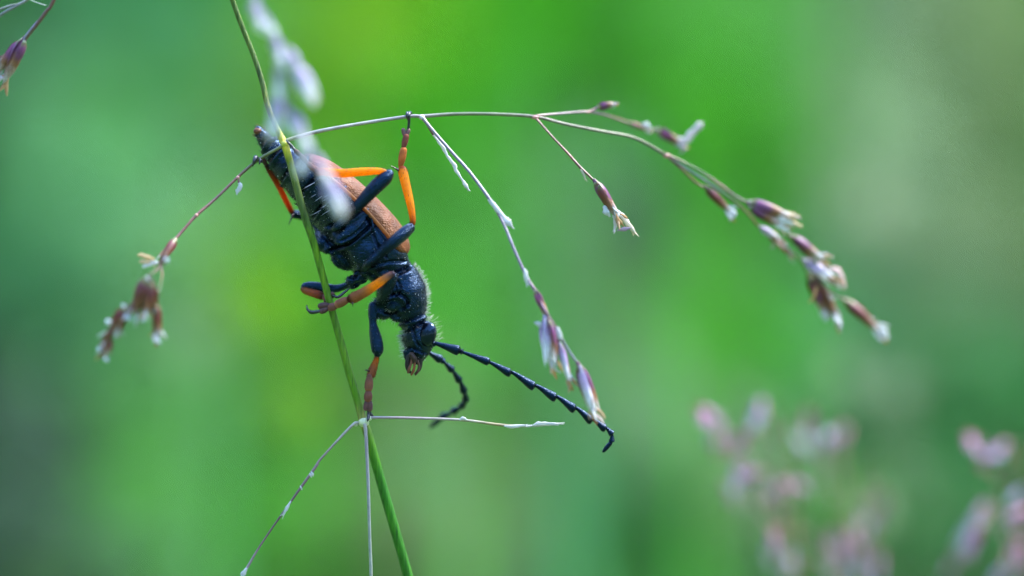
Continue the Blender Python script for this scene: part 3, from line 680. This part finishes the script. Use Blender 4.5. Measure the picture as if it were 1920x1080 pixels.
def ring_pt(fr, phi, k=1.0, dors=None):
    c, T, Ll, Dd, hw, hh, df = fr
    co, si = math.cos(phi), math.sin(phi)
    e = .92
    x = math.copysign(abs(co) ** e, co) * hw * k; y = math.copysign(abs(si) ** e, si) * hh * k
    if y > 0: y *= (df if dors is None else dors)
    return c + Ll * x + Dd * y
NS = 40
mb = MB()
for i, fr in enumerate(FR):
    for k in range(NS):
        mb.v.append(ring_pt(fr, 2 * math.pi * k / NS))
for i in range(len(FR) - 1):
    for k in range(NS):
        a = i * NS + k; b = i * NS + (k + 1) % NS
        mb.f.append((a, b, b + NS, a + NS))
mb.f.append(tuple(range(NS))[::-1]); mb.f.append(tuple((len(FR) - 1) * NS + k for k in range(NS)))
mb.m = [0] * len(mb.f); mb.c = [(1, 1, 1)] * len(mb.v); mb.a = [0] * len(mb.v)
bv0 = BVHTree.FromPolygons(mb.v, mb.f)
CAM = Vector((0, -D0, 0))
def front_d(bvh, px, py, default=-40):
    """depth (pixel units) of the first body surface seen at a pixel"""
    dr = (W(px, py, 0) - CAM).normalized()
    h = bvh.ray_cast(CAM, dr)
    return h[0].y / S if h[0] is not None else default
# coxae, trochanters and plates, grown into the body
def lump(px, py, d, rx, ry=None, rd=None, ang=0):
    a = math.radians(ang); ry = ry or rx; rd = rd or rx
    ax = [Vector((math.cos(a), 0, -math.sin(a))), Vector((0, 1, 0)), Vector((math.sin(a), 0, math.cos(a)))]
    mb.ball(W(px, py, d), (rx * S, rd * S, ry * S), ax, n=8)
F0 = lambda x, y: front_d(bv0, x, y)
lump(660, 434, F0(660, 434) + 4, 40, 15, 11, -36)         # hind coxal plate
lump(634, 441, F0(634, 441) + 2, 14, 11, 10, -30)
lump(690, 470, F0(690, 470) + 14, 46, 34, 20, 46)         # metasternum
lump(640, 484, F0(640, 480) + 14, 30, 18, 24, 50)
lump(712, 440, F0(712, 440) + 6, 34, 9, 8, 46)            # episternum strip
lump(606, 456, 2, 15, 17, 20, 20); lump(618, 466, -8, 12, 12, 14)
lump(684, 505, F0(684, 505) + 3, 17, 13, 11, 30)          # middle coxae
lump(700, 519, F0(700, 519) + 2, 22, 8, 9, 24)
lump(663, 528, -14, 15, 14, 14)
lump(676, 520, -20, 16, 14, 14)
lump(718, 512, F0(718, 512) + 4, 26, 10, 10, 20)
lump(724, 548, F0(724, 548) + 2, 17, 24, 16, 10)          # fore coxae
lump(722, 566, F0(722, 566) + 2, 22, 15, 15, -8)
lump(745, 572, F0(745, 572) + 5, 22, 12, 9, -12)
lump(706, 578, -14, 14, 15, 14)
lump(716, 588, -18, 18, 12, 14, 10)
lump(744, 596, F0(746, 594) + 6, 14, 9, 10, 20)
lump(770, 664, F0(770, 664) + 6, 14, 16, 9, 10)           # jaws
lump(788, 660, F0(786, 660) + 5, 9, 14, 8, -10)
lump(800, 610, F0(796, 610) + 8, 9, 9, 10)
lump(812, 645, F0(806, 645) + 4, 7, 6, 7)                 # antenna socket
lump(486, 246, -2, 11, 8, 10, 60)
raw = mb.build('body_raw', M['black'])
md = raw.modifiers.new('r', 'REMESH'); md.mode = 'VOXEL'; md.voxel_size = 1.9 * S; md.use_smooth_shade = True
ms_ = raw.modifiers.new('s', 'SMOOTH'); ms_.iterations = 3; ms_.factor = .5
dg = bpy.context.evaluated_depsgraph_get()
bme = bpy.data.meshes.new_from_object(raw.evaluated_get(dg))
off = raw.location.copy(); WLOC.pop(raw); bpy.data.objects.remove(raw)
nv = len(bme.vertices)
co = np.empty(nv * 3); bme.vertices.foreach_get('co', co); co = co.reshape(-1, 3) + np.array(off)
no = np.empty(nv * 3); bme.vertices.foreach_get('normal', no); no = no.reshape(-1, 3)
fpx = D0 / (D0 + co[:, 1]); PX = 960 + co[:, 0] / S * fpx; PY = 540 - co[:, 2] / S * fpx
facing = np.clip((-no[:, 1] + .25) / .5, 0, 1)
disp = np.zeros(nv)
def seg_dist(poly):
    best = np.full(nv, 1e9); side = np.zeros(nv)
    for (x0, y0), (x1, y1) in zip(poly[:-1], poly[1:]):
        dx, dy = x1 - x0, y1 - y0; l2 = dx * dx + dy * dy
        t = np.clip(((PX - x0) * dx + (PY - y0) * dy) / l2, 0, 1)
        dd = np.hypot(PX - x0 - t * dx, PY - y0 - t * dy)
        cr = dx * (PY - y0) - dy * (PX - x0)
        m = dd < best; best[m] = dd[m]; side[m] = np.sign(cr[m])
    return best, side
def groove(poly, w, depth, lip=0.0):
    """cut a furrow along the line; lip raises one side of it"""
    global disp
    poly = [tuple(q) for q in catmull(poly, 4)]; depth *= 1.35; lip *= 1.8
    d, s = seg_dist(poly)
    disp -= depth * np.exp(-(d / w) ** 2) * facing
    if lip: disp += lip * np.exp(-((d - 2.2 * w) / (1.6 * w)) ** 2) * (s > 0) * facing
def across(cx, cy, hw, bend, ax=(.71, .70)):
    nx, ny = ax[1], -ax[0]
    return [(cx - nx * hw + ax[0] * 0, cy - ny * hw), (cx - nx * hw * .5 + ax[0] * bend * .75, cy - ny * hw * .5 + ax[1] * bend * .75), (cx + ax[0] * bend, cy + ax[1] * bend), (cx + nx * hw * .5 + ax[0] * bend * .75, cy + ny * hw * .5 + ax[1] * bend * .75), (cx + nx * hw, cy + ny * hw)]
for cx, cy, hw in [(503,268,22),(524,290,32),(553,317,46),(589,345,56),(622,375,62)]:
    groove(across(cx, cy, hw, -7), 2.6, 5.5, 2.6)
groove([(618,424),(634,418),(662,404),(690,384)], 3, 6, 2)
groove([(620,470),(631,464),(658,455),(682,434),(692,424),(690,410)], 2.6, 6.0, 3.0)
groove([(640,452),(664,440),(682,422),(688,408)], 2.0, 3.2, 1)
groove([(690,408),(700,438),(708,458),(724,482)], 2.0, 4.0, 1)
groove([(701,416),(712,436),(730,466)], 1.8, 3.0)
groove([(616,476),(628,490),(646,508),(664,520)], 3, 6, 1)
groove([(664,520),(678,508),(700,500),(730,492),(760,490)], 3, 4)
groove([(668,536),(690,530),(712,528),(728,522),(744,512),(766,502)], 4.0, 8, 1)
groove([(736,520),(748,532),(750,545),(742,554)], 2.0, 3.0, 1.2); groove([(730,522),(741,534),(743,545),(736,552)], 1.6, 2.6, 1)
groove([(712,562),(730,554),(748,552),(762,560),(766,572)], 2.4, 5.0, 1.6)
groove([(722,586),(740,584),(756,578),(764,572)], 2.2, 4.2, 1)
groove([(738,606),(758,603),(780,597),(800,588)], 2.2, 5.0, 2.0)
groove([(746,626),(762,623),(780,613),(804,602)], 2.6, 6.0, 1.5)
groove([(770,614),(776,624),(780,640),(788,652)], 1.8, 3.0, .8)
groove([(755,656),(768,653),(780,656),(796,662)], 1.8, 3.4, 1)
groove([(772,656),(774,668),(777,680)], 1.8, 3.5)
groove([(694,590),(706,592),(716,598)], 2.2, 3.0)
# fine wrinkles of the plates
rs = np.random.RandomState(3)
wr = np.zeros(nv)
for k in range(14):
    a = rs.uniform(0, 6.28); f = rs.uniform(.12, .5); wr += np.sin((PX * math.cos(a) + PY * math.sin(a)) * f + rs.uniform(0, 6.28)) / 14
disp += wr * .8
co2 = co + no * (disp * S)[:, None]
cb = co2.mean(axis=0)
bme.vertices.foreach_set('co', (co2 - cb).ravel()); bme.materials.clear(); bme.materials.append(M['black'])
bme.polygons.foreach_set('use_smooth', [True] * len(bme.polygons)); bme.update(); bme.name = 'body'
body = bpy.data.objects.new('body', bme); COL.objects.link(body); body.parent = beetle
body.location = Vector(cb) - WLOC[beetle]; WLOC[body] = Vector(cb)
bv = BVHTree.FromPolygons([Vector(v) for v in co2], [tuple(p.vertices) for p in bme.polygons])
F1 = lambda x, y, dflt=-40: front_d(bv, x, y, dflt)

# wing cases: one shell each side of the back
def elytron(ph0, ph1):
    i0, i1 = 18, 52; V, F = [], []; nph = 22
    seq = []
    for i in range(i0, i1 + 1):
        u = (i - i0) / (i1 - i0); fr = FR[i]
        tip = min(1, u / .16) if u < .16 else 1; tip = math.sqrt(max(0, 1 - (1 - tip) ** 2))
        sh = 1 if u < .88 else math.sqrt(max(0, 1 - ((u - .88) / .12) ** 2.4))
        seq.append((fr, max(tip, .05), max(sh, .06), u))
    rowsV = []
    for fr, tip, sh, u in seq:
        c, T, Ll, Dd, hw, hh, df = fr
        hw_ = max(hw, 30 * S); row = []
        for j in range(nph + 1):
            v = j / nph; ph = ph0 + (ph1 - ph0) * v
            # close the ends towards the middle of the shell
            mid = (ph0 + ph1) / 2; sc = tip * sh
            ph = ph * sc + mid * (1 - sc) if sc < 1 else ph
            k = 1.055
            edge = v if abs(ph0) < 1 else 1 - v
            if edge < .16: k += .02 - .05 * (1 - edge / .16)
            p = ring_pt((c, T, Ll, Dd, hw, hh, df), ph, k, 1.0)
            p = p - (p - c) * .12 * (1 - sc)
            row.append(p)
        rowsV.append(row)
    for lay in (0, 1):
        for row, (fr, *_r) in zip(rowsV, seq):
            for p in row:
                V.append(p if lay == 0 else p - (p - fr[0]).normalized() * 4.2 * S)
    R_, Cc = len(rowsV), nph + 1
    for lay in (0, 1):
        o = lay * R_ * Cc
        for i in range(R_ - 1):
            for j in range(nph):
                q = (o + i * Cc + j, o + i * Cc + j + 1, o + (i + 1) * Cc + j + 1, o + (i + 1) * Cc + j)
                F.append(q if lay == 0 else q[::-1])
    o = R_ * Cc
    for i in range(R_ - 1):
        F.append((i * Cc, (i + 1) * Cc, o + (i + 1) * Cc, o + i * Cc)); F.append((i * Cc + nph, o + i * Cc + nph, o + (i + 1) * Cc + nph, (i + 1) * Cc + nph))
    for j in range(nph):
        F.append((j, o + j, o + j + 1, j + 1)); e = (R_ - 1) * Cc; F.append((e + j, e + j + 1, o + e + j + 1, o + e + j))
    ob = mesh_object('elytron', V, F, M['elytra'], beetle)
    return ob
R_ = math.radians
el1 = elytron(R_(2), R_(89)); el2 = elytron(R_(91), R_(178))
mbv = MB()                                             # rim of the near wing case, a narrow folded edge
rim = [ring_pt(FR[i], R_(1), 1.05, 1.0) for i in range(21, 50, 3)]
mbv.tube(rim, [2 * S] + [3.6 * S] * (len(rim) - 2) + [2 * S], 8, 3, (.42, .17, .05)); rimo = mbv.build('elytron_rim', M['leg'], el1)

# ---- eyes
def eye(px, py, d, rx, ry, rd, ang, parent=body):
    a = math.radians(ang); m = MB()
    ax = [Vector((math.cos(a), -.25, -math.sin(a))).normalized(), Vector((.25, 1, 0)).normalized(), Vector((math.sin(a), 0, math.cos(a)))]
    m.ball(W(px, py, d), (rx * S, rd * S, ry * S), ax, n=14); return m.build('eye', M['eye'], parent)
eye(802, 627, F1(800, 626, -24) + 3, 16.5, 23, 14, 14)
eye(800, 628, 26, 13, 18, 12, 14)

def hair_mesh(name, items, parent, mat):
    V, F, Cc = [], [], []
    for p, dvec, l, r, c in items:
        dvec = dvec.normalized(); u = dvec.orthogonal().normalized(); w = dvec.cross(u); b = len(V)
        bend = Vector((random.uniform(-1, 1), random.uniform(-1, 1), random.uniform(-1, 1))) * l * .12
        for h, rr in ((0, r), (.55, r * .75)):
            for k in range(3):
                a = 2.094 * k; V.append(p + dvec * l * h + bend * h * h + u * math.cos(a) * rr + w * math.sin(a) * rr); Cc.append(c)
        V.append(p + dvec * l + bend); Cc.append(c)
        for k in range(3):
            k2 = (k + 1) % 3; F.append((b + k, b + k2, b + 3 + k2, b + 3 + k)); F.append((b + 3 + k, b + 3 + k2, b + 6))
    o = mesh_object(name, V, F, mat, parent, Cc, None); o['kind'] = 'stuff'; return o
# ---- legs
OR = (.85, .33, .004); OR2 = (.62, .16, .004); RB = (.22, .045, .016); RB2 = (.12, .03, .025); DK = (.03, .012, .016); ORT = (.42, .17, .06)
def leg(fem, tib, tar, claw, tibc, tarc, spurs=(), mat_t='leg'):
    """femur > tibia, spur, tarsus segments, claws; lists of (px,py,d,r)"""
    P, R = pts(fem); m = MB(); m.tube(P, R, 16, 6, flat=.85); f = m.build('leg', M['femur'], beetle)
    its = []
    for q in random.sample(range(len(m.v)), 60):
        T = (P[-1] - P[0]).normalized(); o_ = m.v[q] - min(P, key=lambda z: (z - m.v[q]).length); o_ = o_ - T * o_.dot(T)
        its.append((m.v[q], o_.normalized() * .5 + T, random.uniform(3, 6) * S, .28 * S, (.12, .14, .18)))
    tc_ = [tuple(x * (.45, .3, .4)[i] for i, x in enumerate(tibc[0]))] + list(tibc[1:-1]) + [tuple(x * (.5, .35, .5)[i] for i, x in enumerate(tibc[-1]))]
    P, R = pts(tib); m = MB(); m.tube(P, R, 14, 6, tc_, flat=.8); m.build('tibia', M[mat_t], f)
    T = (P[-1] - P[0]).normalized()
    for q in random.choices(range(28, len(m.v) - 28), k=150):
        o_ = m.v[q] - min(P, key=lambda z: (z - m.v[q]).length); o_ = o_ - T * o_.dot(T)
        its.append((m.v[q], o_.normalized() * .55 + T, random.uniform(3, 6) * S, .34 * S, (.10, .035, .01)))
    hair_mesh('hairs', its, f, M['hair'])
    for sp in spurs:
        P, R = pts(sp); m = MB(); m.tube(P, R, 6, 3, DK); m.build('spur', M['claw'], f)
    for k, (a, b, r0, r1) in enumerate(tar):
        A, B = W(*a), W(*b); m = MB(); c = tuple(x * y for x, y in zip(tarc[min(k, len(tarc) - 1)], (.6, .5, .5)))
        m.tube([A, A.lerp(B, .45), A.lerp(B, .85), B], [r0 * S, (r0 * .4 + r1 * .75) * S, r1 * S, r1 * .9 * S], 10, 4, [tuple(x * .8 for x in c), c, c, tuple(min(1, x * 1.5) for x in c)], flat=.62)
        m.build('tarsus_segment', M['tarsus'], f)
    for cl in claw:
        P, R = pts(cl); m = MB(); m.tube(P, R, 8, 5, (.012, .012, .02)); m.build('claw', M['claw'], f)
    return f
# near hind leg
leg([(626,430,F1(628,428)-2,6),(634,424,F1(634,424)-7,7.5),(650,408,-66,8.5),(672,385,-80,10.5),(700,355,-90,13.5),(722,334,-92,13.5),(731,325,-92,9)],
    [(728,325,-93,4.5),(712,321,-94,6),(680,322,-92,7.6),(640,325,-88,8.2),(606,322,-84,7.6),(594,324,-82,6.5)],
    [((592,322,-82),(578,307,-82),3.5,5),((577,306,-82),(565,293,-82),3.5,5),((564,292,-82),(554,283,-82),3,4.5)],
    [[(554,283,-82,2.4),(547,274,-80,2.6),(541,268,-80,2.6),(536,263,-76,1)]], [OR2, OR, OR, OR, OR2, RB], [RB, RB2, RB2])
# near middle leg
leg([(683,505,F1(684,505)-2,7),(692,494,F1(692,494)-8,8.5),(712,476,-78,10.5),(738,454,-86,12.5),(758,437,-80,13),(770,427,-72,10.5)],
    [(773,424,-70,4),(774,412,-68,5.5),(770,385,-62,7.2),(763,355,-54,8.4),(756,325,-45,9.2),(754,316,-42,7.5)],
    [((751,312,-40),(757,280,-36),4.5,7.2),((756,279,-36),(762,254,-32),3.8,6),((759,256,-32),(756,243,-30),3,4.2),((762,256,-32),(766,243,-30),3,4.2)],
    [[(764,250,-30,2.2),(766,238,-30,2.4),(767,226,-32,2.8),(766,217,-34,3.6),(768,212,-27,3.4),(770,212,-20,3),(770,218,-16,1.2)], [(766,226,-31,2),(763,216,-30,2.6),(764,211,-23,2.6),(765,215,-16,1)]],
    [RB, OR2, OR, OR, OR, OR2], [OR2, RB, (.2,.1,.1), (.2,.1,.1)], [[(748,320,-46,2.6),(742,316,-50,1.8),(733,311,-54,.5)]])
# near fore leg
leg([(716,562,F1(716,562)-2,11),(722,548,-70,12),(731,530,-84,11.5),(737,517,-92,8.5)],
    [(737,514,-95,6),(728,518,-96,6.5),(708,532,-90,8.2),(685,547,-80,9.6),(664,558,-72,10.2),(656,561,-70,8)],
    [((655,560,-68),(632,571,-58),4.5,8.6),((632,573,-57),(618,577,-52),5,7.6),((617,572,-52),(600,574,-52),4,6.5),((615,578,-52),(602,584,-53),4,6)],
    [[(606,581,-52,3),(596,584,-53,3),(584,585,-54,3),(577,581,-54,2.2),(575,572,-52,.8)], [(604,582,-50,2.4),(592,586,-47,2.4),(582,587,-45,1.8),(576,582,-44,.7)]],
    [(.10,.08,.14), (.34,.16,.10), OR, ORT, (.40,.14,.06), RB], [(.34,.12,.06), (.22,.08,.06), (.10,.04,.045), (.10,.04,.045)], [[(662,564,-74,2),(661,570,-76,1.4),(662,575,-77,.4)]])
# far fore leg, reaching down to the grass joint
leg([(703,574,-18,12.5),(700,592,-22,10),(699,604,-24,7),(702,622,-26,10),(706,642,-28,12),(708,658,-29,11),(708,665,-29,7)],
    [(707,667,-29,4.2),(705,676,-29,5),(700,690,-30,7.5),(696,702,-31,8.2),(694,707,-31,6)],
    [((693,704,-36),(691,730,-34),4.5,8.4),((691,732,-34),(690,750,-32),5,8.2),((688,751,-32),(686,767,-31),4,5.4),((693,751,-32),(694,768,-31),4,5.4)],
    [[(691,764,-30,2.8),(691,772,-29,3),(691,780,-30,3.4),(690,786,-36,2.6),(689,790,-38,.9)], [(693,772,-28,2.4),(698,780,-26,2.4),(702,785,-26,.8)]],
    [(.55,.10,.02), OR2, (.36,.12,.04), (.32,.09,.04), RB], [(.28,.10,.06), (.24,.08,.06), (.15,.06,.07), (.15,.06,.07)], [[(692,696,-36,2),(687,694,-40,1.4),(684,694,-42,.4)]])
# far middle leg, folded round the stem
leg([(664,528,-10,10),(650,535,-4,6.5),(630,541,2,7.5),(605,540,4,10),(582,537,6,9.5),(570,537,6,7)],
    [(567,541,2,4.5),(572,545,-2,6),(585,549,-8,7.2),(598,553,-14,7.5),(606,556,-18,6)],
    [((606,554,-20),(614,562,-26),4,6.5),((610,566,-26),(618,558,-30),4,6.5),((614,560,-32),(624,552,-40),3.5,6.5)],
    [[(624,554,-42,2.6),(634,557,-44,2.6),(646,548,-42,2.4),(656,540,-38,.9)]],
    [(.35,.09,.03), (.45,.14,.04), (.5,.12,.04), (.40,.08,.03), RB], [(.30,.05,.03), (.10,.03,.04), (.09,.035,.04)])
# far hind leg
leg([(610,460,0,14),(599,452,24,16),(602,436,48,12),(588,416,62,10),(566,404,62,9.5),(551,402,58,8.5)],
    [(548,399,56,5),(540,384,48,5.4),(524,352,30,5.6),(508,324,10,5.4),(500,310,-2,4.6)],
    [((499,309,-4),(492,296,-18),3.6,4.6),((491,296,-20),(487,299,-30),3.4,4.4)],
    [[(490,303,-36,3),(484,299,-46,3.6),(480,296,-60,4.4),(479,296,-70,4.6),(476,303,-76,3),(474,312,-74,1)], [(488,302,-40,2.4),(488,300,-58,3),(488,300,-70,3),(486,308,-75,1)]],
    [RB, (.45,.07,.015), (.5,.10,.015), (.30,.06,.02), (.10,.03,.02)], [(.08,.03,.03), (.05,.03,.035)], [[(549,403,52,2.6),(546,410,48,1.8),(541,422,44,.5)], [(572,405,50,2.6),(576,408,44,3.2)]])

# ---- antennae
def antenna(joints, wid, depth0, mat='antenna', serr=1.0):
    """eleven flaring segments; joints [(px,py,d)]"""
    root_ = None
    for k in range(len(joints) - 1):
        A, B = W(*joints[k]), W(*joints[k + 1]); r = wid[k] * 1.18 * S; T = (B - A).normalized()
        dn = Vector((-T.z, 0, T.x)) * -1          # towards the lower side
        o = serr * (r * .42 if 3 <= k <= 8 else 0)
        m = MB(); L = (B - A).length
        m.tube([A + T * L * .02, A.lerp(B, .2), A.lerp(B, .6) + dn * o * .5, A.lerp(B, .93) + dn * o, A.lerp(B, 1.0) + dn * o * .9], [r * .42, r * .52, r * .84, r * 1.12, r * .8] if k < len(joints) - 2 else [r * .55, r * .8, r * .85, r * .5, r * .2], 12, 4, wob=.02, bev=.35)
        o_ = m.build('antenna' if root_ is None else 'antenna_segment', M[mat], beetle if root_ is None else root_)
        root_ = root_ or o_
e0 = F1(812, 644, -20)
antenna([(815,643,e0),(861,658,-34),(867,660,-35),(917,679,-38),(958,697,-40),(1003,722,-42),(1043,743,-42),(1079,764,-42),(1111,786,-40),(1136,801,-38),(1148,814,-37),(1147,828,-35),(1130,848,-34)], [7.4,5,5.8,6.2,6.8,6.8,6.8,6.6,6.0,5,4.6,4.4], e0)
antenna([(802,660,20),(826,674,40),(831,677,44),(848,694,60),(862,713,80),(871,734,100),(874,750,120),(866,762,140),(850,772,160),(830,782,185),(806,802,215)], [6.5,5,5.6,5.8,6,6,6,6,5.8,5.6,5], 20, serr=.4)

# ---- mouthparts
JB = (.05, .018, .012)
for nm, l, c in [('mandible', [(768,668,-22,7),(764,682,-24,6.2),(766,694,-24,4.8),(772,700,-24,2.2)], (.02,.008,.005)), ('mandible', [(786,668,-20,6),(788,682,-20,5.4),(785,694,-21,4.2),(778,701,-22,2)], (.016,.008,.006)),
                 ('palp', [(773,672,-30,3.4),(770,684,-32,3.2),(767,692,-33,3.8),(765,699,-33,2.6)], (.2,.06,.025)), ('palp', [(778,673,-30,3),(777,686,-32,3.2),(775,696,-33,3.6),(771,703,-33,2.4)], (.26,.07,.015)),
                 ('palp', [(783,676,-29,2.8),(786,688,-30,3),(783,697,-31,3.2),(779,703,-31,2)], (.10,.035,.012)), ('labrum', [(771,664,-30,6),(776,672,-31,6.5),(777,680,-30,4.5)], JB)]:
    P, R = pts(l); m = MB(); m.tube(P, [r * (.8 if nm == 'palp' else .85) for r in R], 10, 4, tuple(x * .6 for x in c), flat=.8); m.build(nm, M['tarsus'], body)

# ---- hairs and pale specks on the body
nv_idx = np.arange(nv)
fx = D0 / (D0 + co2[:, 1]); QX = 960 + co2[:, 0] / S * fx; QY = 540 - co2[:, 2] / S * fx
def pick(mask, n): 
    ii = nv_idx[mask]; return rs.choice(ii, min(n, len(ii)), replace=False) if len(ii) else []
items = []
tail = Vector((-.7, 0, .7))
for i in pick((no[:, 1] < .35), 3600):               # lying down
    nn = Vector(no[i]); c_ = random.uniform(.6, 1.2)
    items.append((Vector(co2[i]), (tail + nn * random.uniform(.25, .6) + Vector(rs.normal(size=3)) * .25), random.uniform(4, 8) * S, .30 * S, (.010 * c_, .018 * c_, .034 * c_)))
for i in pick((np.abs(no[:, 1] + .05) < .22) & (QY > 495) & (QY < 600) & (QX > 775), 190):      # pronotum fringe
    nn = Vector(no[i]); items.append((Vector(co2[i]), nn + Vector(rs.normal(size=3)) * .35 + tail * .3, random.uniform(5, 13) * S, .34 * S, (.6, .6, .58)))
for i in pick((np.abs(no[:, 1]) < .45) & (QY > 618) & (QY < 672) & (QX < 766), 130):      # cheek
    nn = Vector(no[i]); items.append((Vector(co2[i]), nn + Vector(rs.normal(size=3)) * .2 + Vector((-.3, 0, -.1)), random.uniform(7, 14) * S, .34 * S, (.62, .64, .6)))
for i in pick((np.abs(no[:, 1]) < .6) & (QY > 560) & (QY < 612) & (QX < 750), 160):       # throat
    nn = Vector(no[i]); items.append((Vector(co2[i]), nn + Vector(rs.normal(size=3)) * .3, random.uniform(4, 9) * S, .32 * S, (.5, .54, .5)))
for i in pick((np.abs(no[:, 1]) < .5) & (QY > 596) & (QY < 645) & (QX > 796), 40):
    nn = Vector(no[i]); items.append((Vector(co2[i]), nn + Vector(rs.normal(size=3)) * .25 + Vector((.2, 0, .3)), random.uniform(12, 24) * S, .36 * S, (.6, .62, .5)))
for i in pick((no[:, 1] < -.3) & (QY > 325) & (QY < 395) & (QX < 640) & (QX > 570), 12):
    nn = Vector(no[i]); items.append((Vector(co2[i]), nn * .25 + Vector((-.75, 0, -.45)) + Vector(rs.normal(size=3)) * .06, random.uniform(14, 24) * S, .55 * S, (.5, .5, .62)))
for i in pick((QX < 505) & (QY < 262), 60):
    nn = Vector(no[i]); items.append((Vector(co2[i]), nn + Vector((-.8, 0, .8)), random.uniform(5, 10) * S, .35 * S, (.25, .12, .06)))
hair_mesh('hairs', items, body, M['hair'])
sp = MB()
for i in pick(no[:, 1] < .2, 430):
    p = Vector(co2[i]) + Vector(no[i]) * .3 * S; r = random.choice([.5, .6, .7, .8, 1.1]) * S
    b = len(sp.v)
    for o_ in [(1, 0, 0), (-1, 0, 0), (0, 1, 0), (0, -1, 0), (0, 0, 1), (0, 0, -1)]:
        sp.v.append(p + Vector(o_) * r * random.uniform(.6, 1.2)); sp.c.append((.6, .64, .66)); sp.a.append(0)
    for q in [(0, 2, 4), (2, 1, 4), (1, 3, 4), (3, 0, 4), (2, 0, 5), (1, 2, 5), (3, 1, 5), (0, 3, 5)]:
        sp.f.append(tuple(b + k for k in q)); sp.m.append(0)
so = sp.build('pollen_specks', M['flake'], body); so['kind'] = 'stuff'
# reddish tail end
m = MB(); m.ball(W(483, 246, -8), (8 * S, 7 * S, 6.5 * S), n=7, col=(.13, .035, .014)); m.build('tail_tip', M['tarsus'], body)
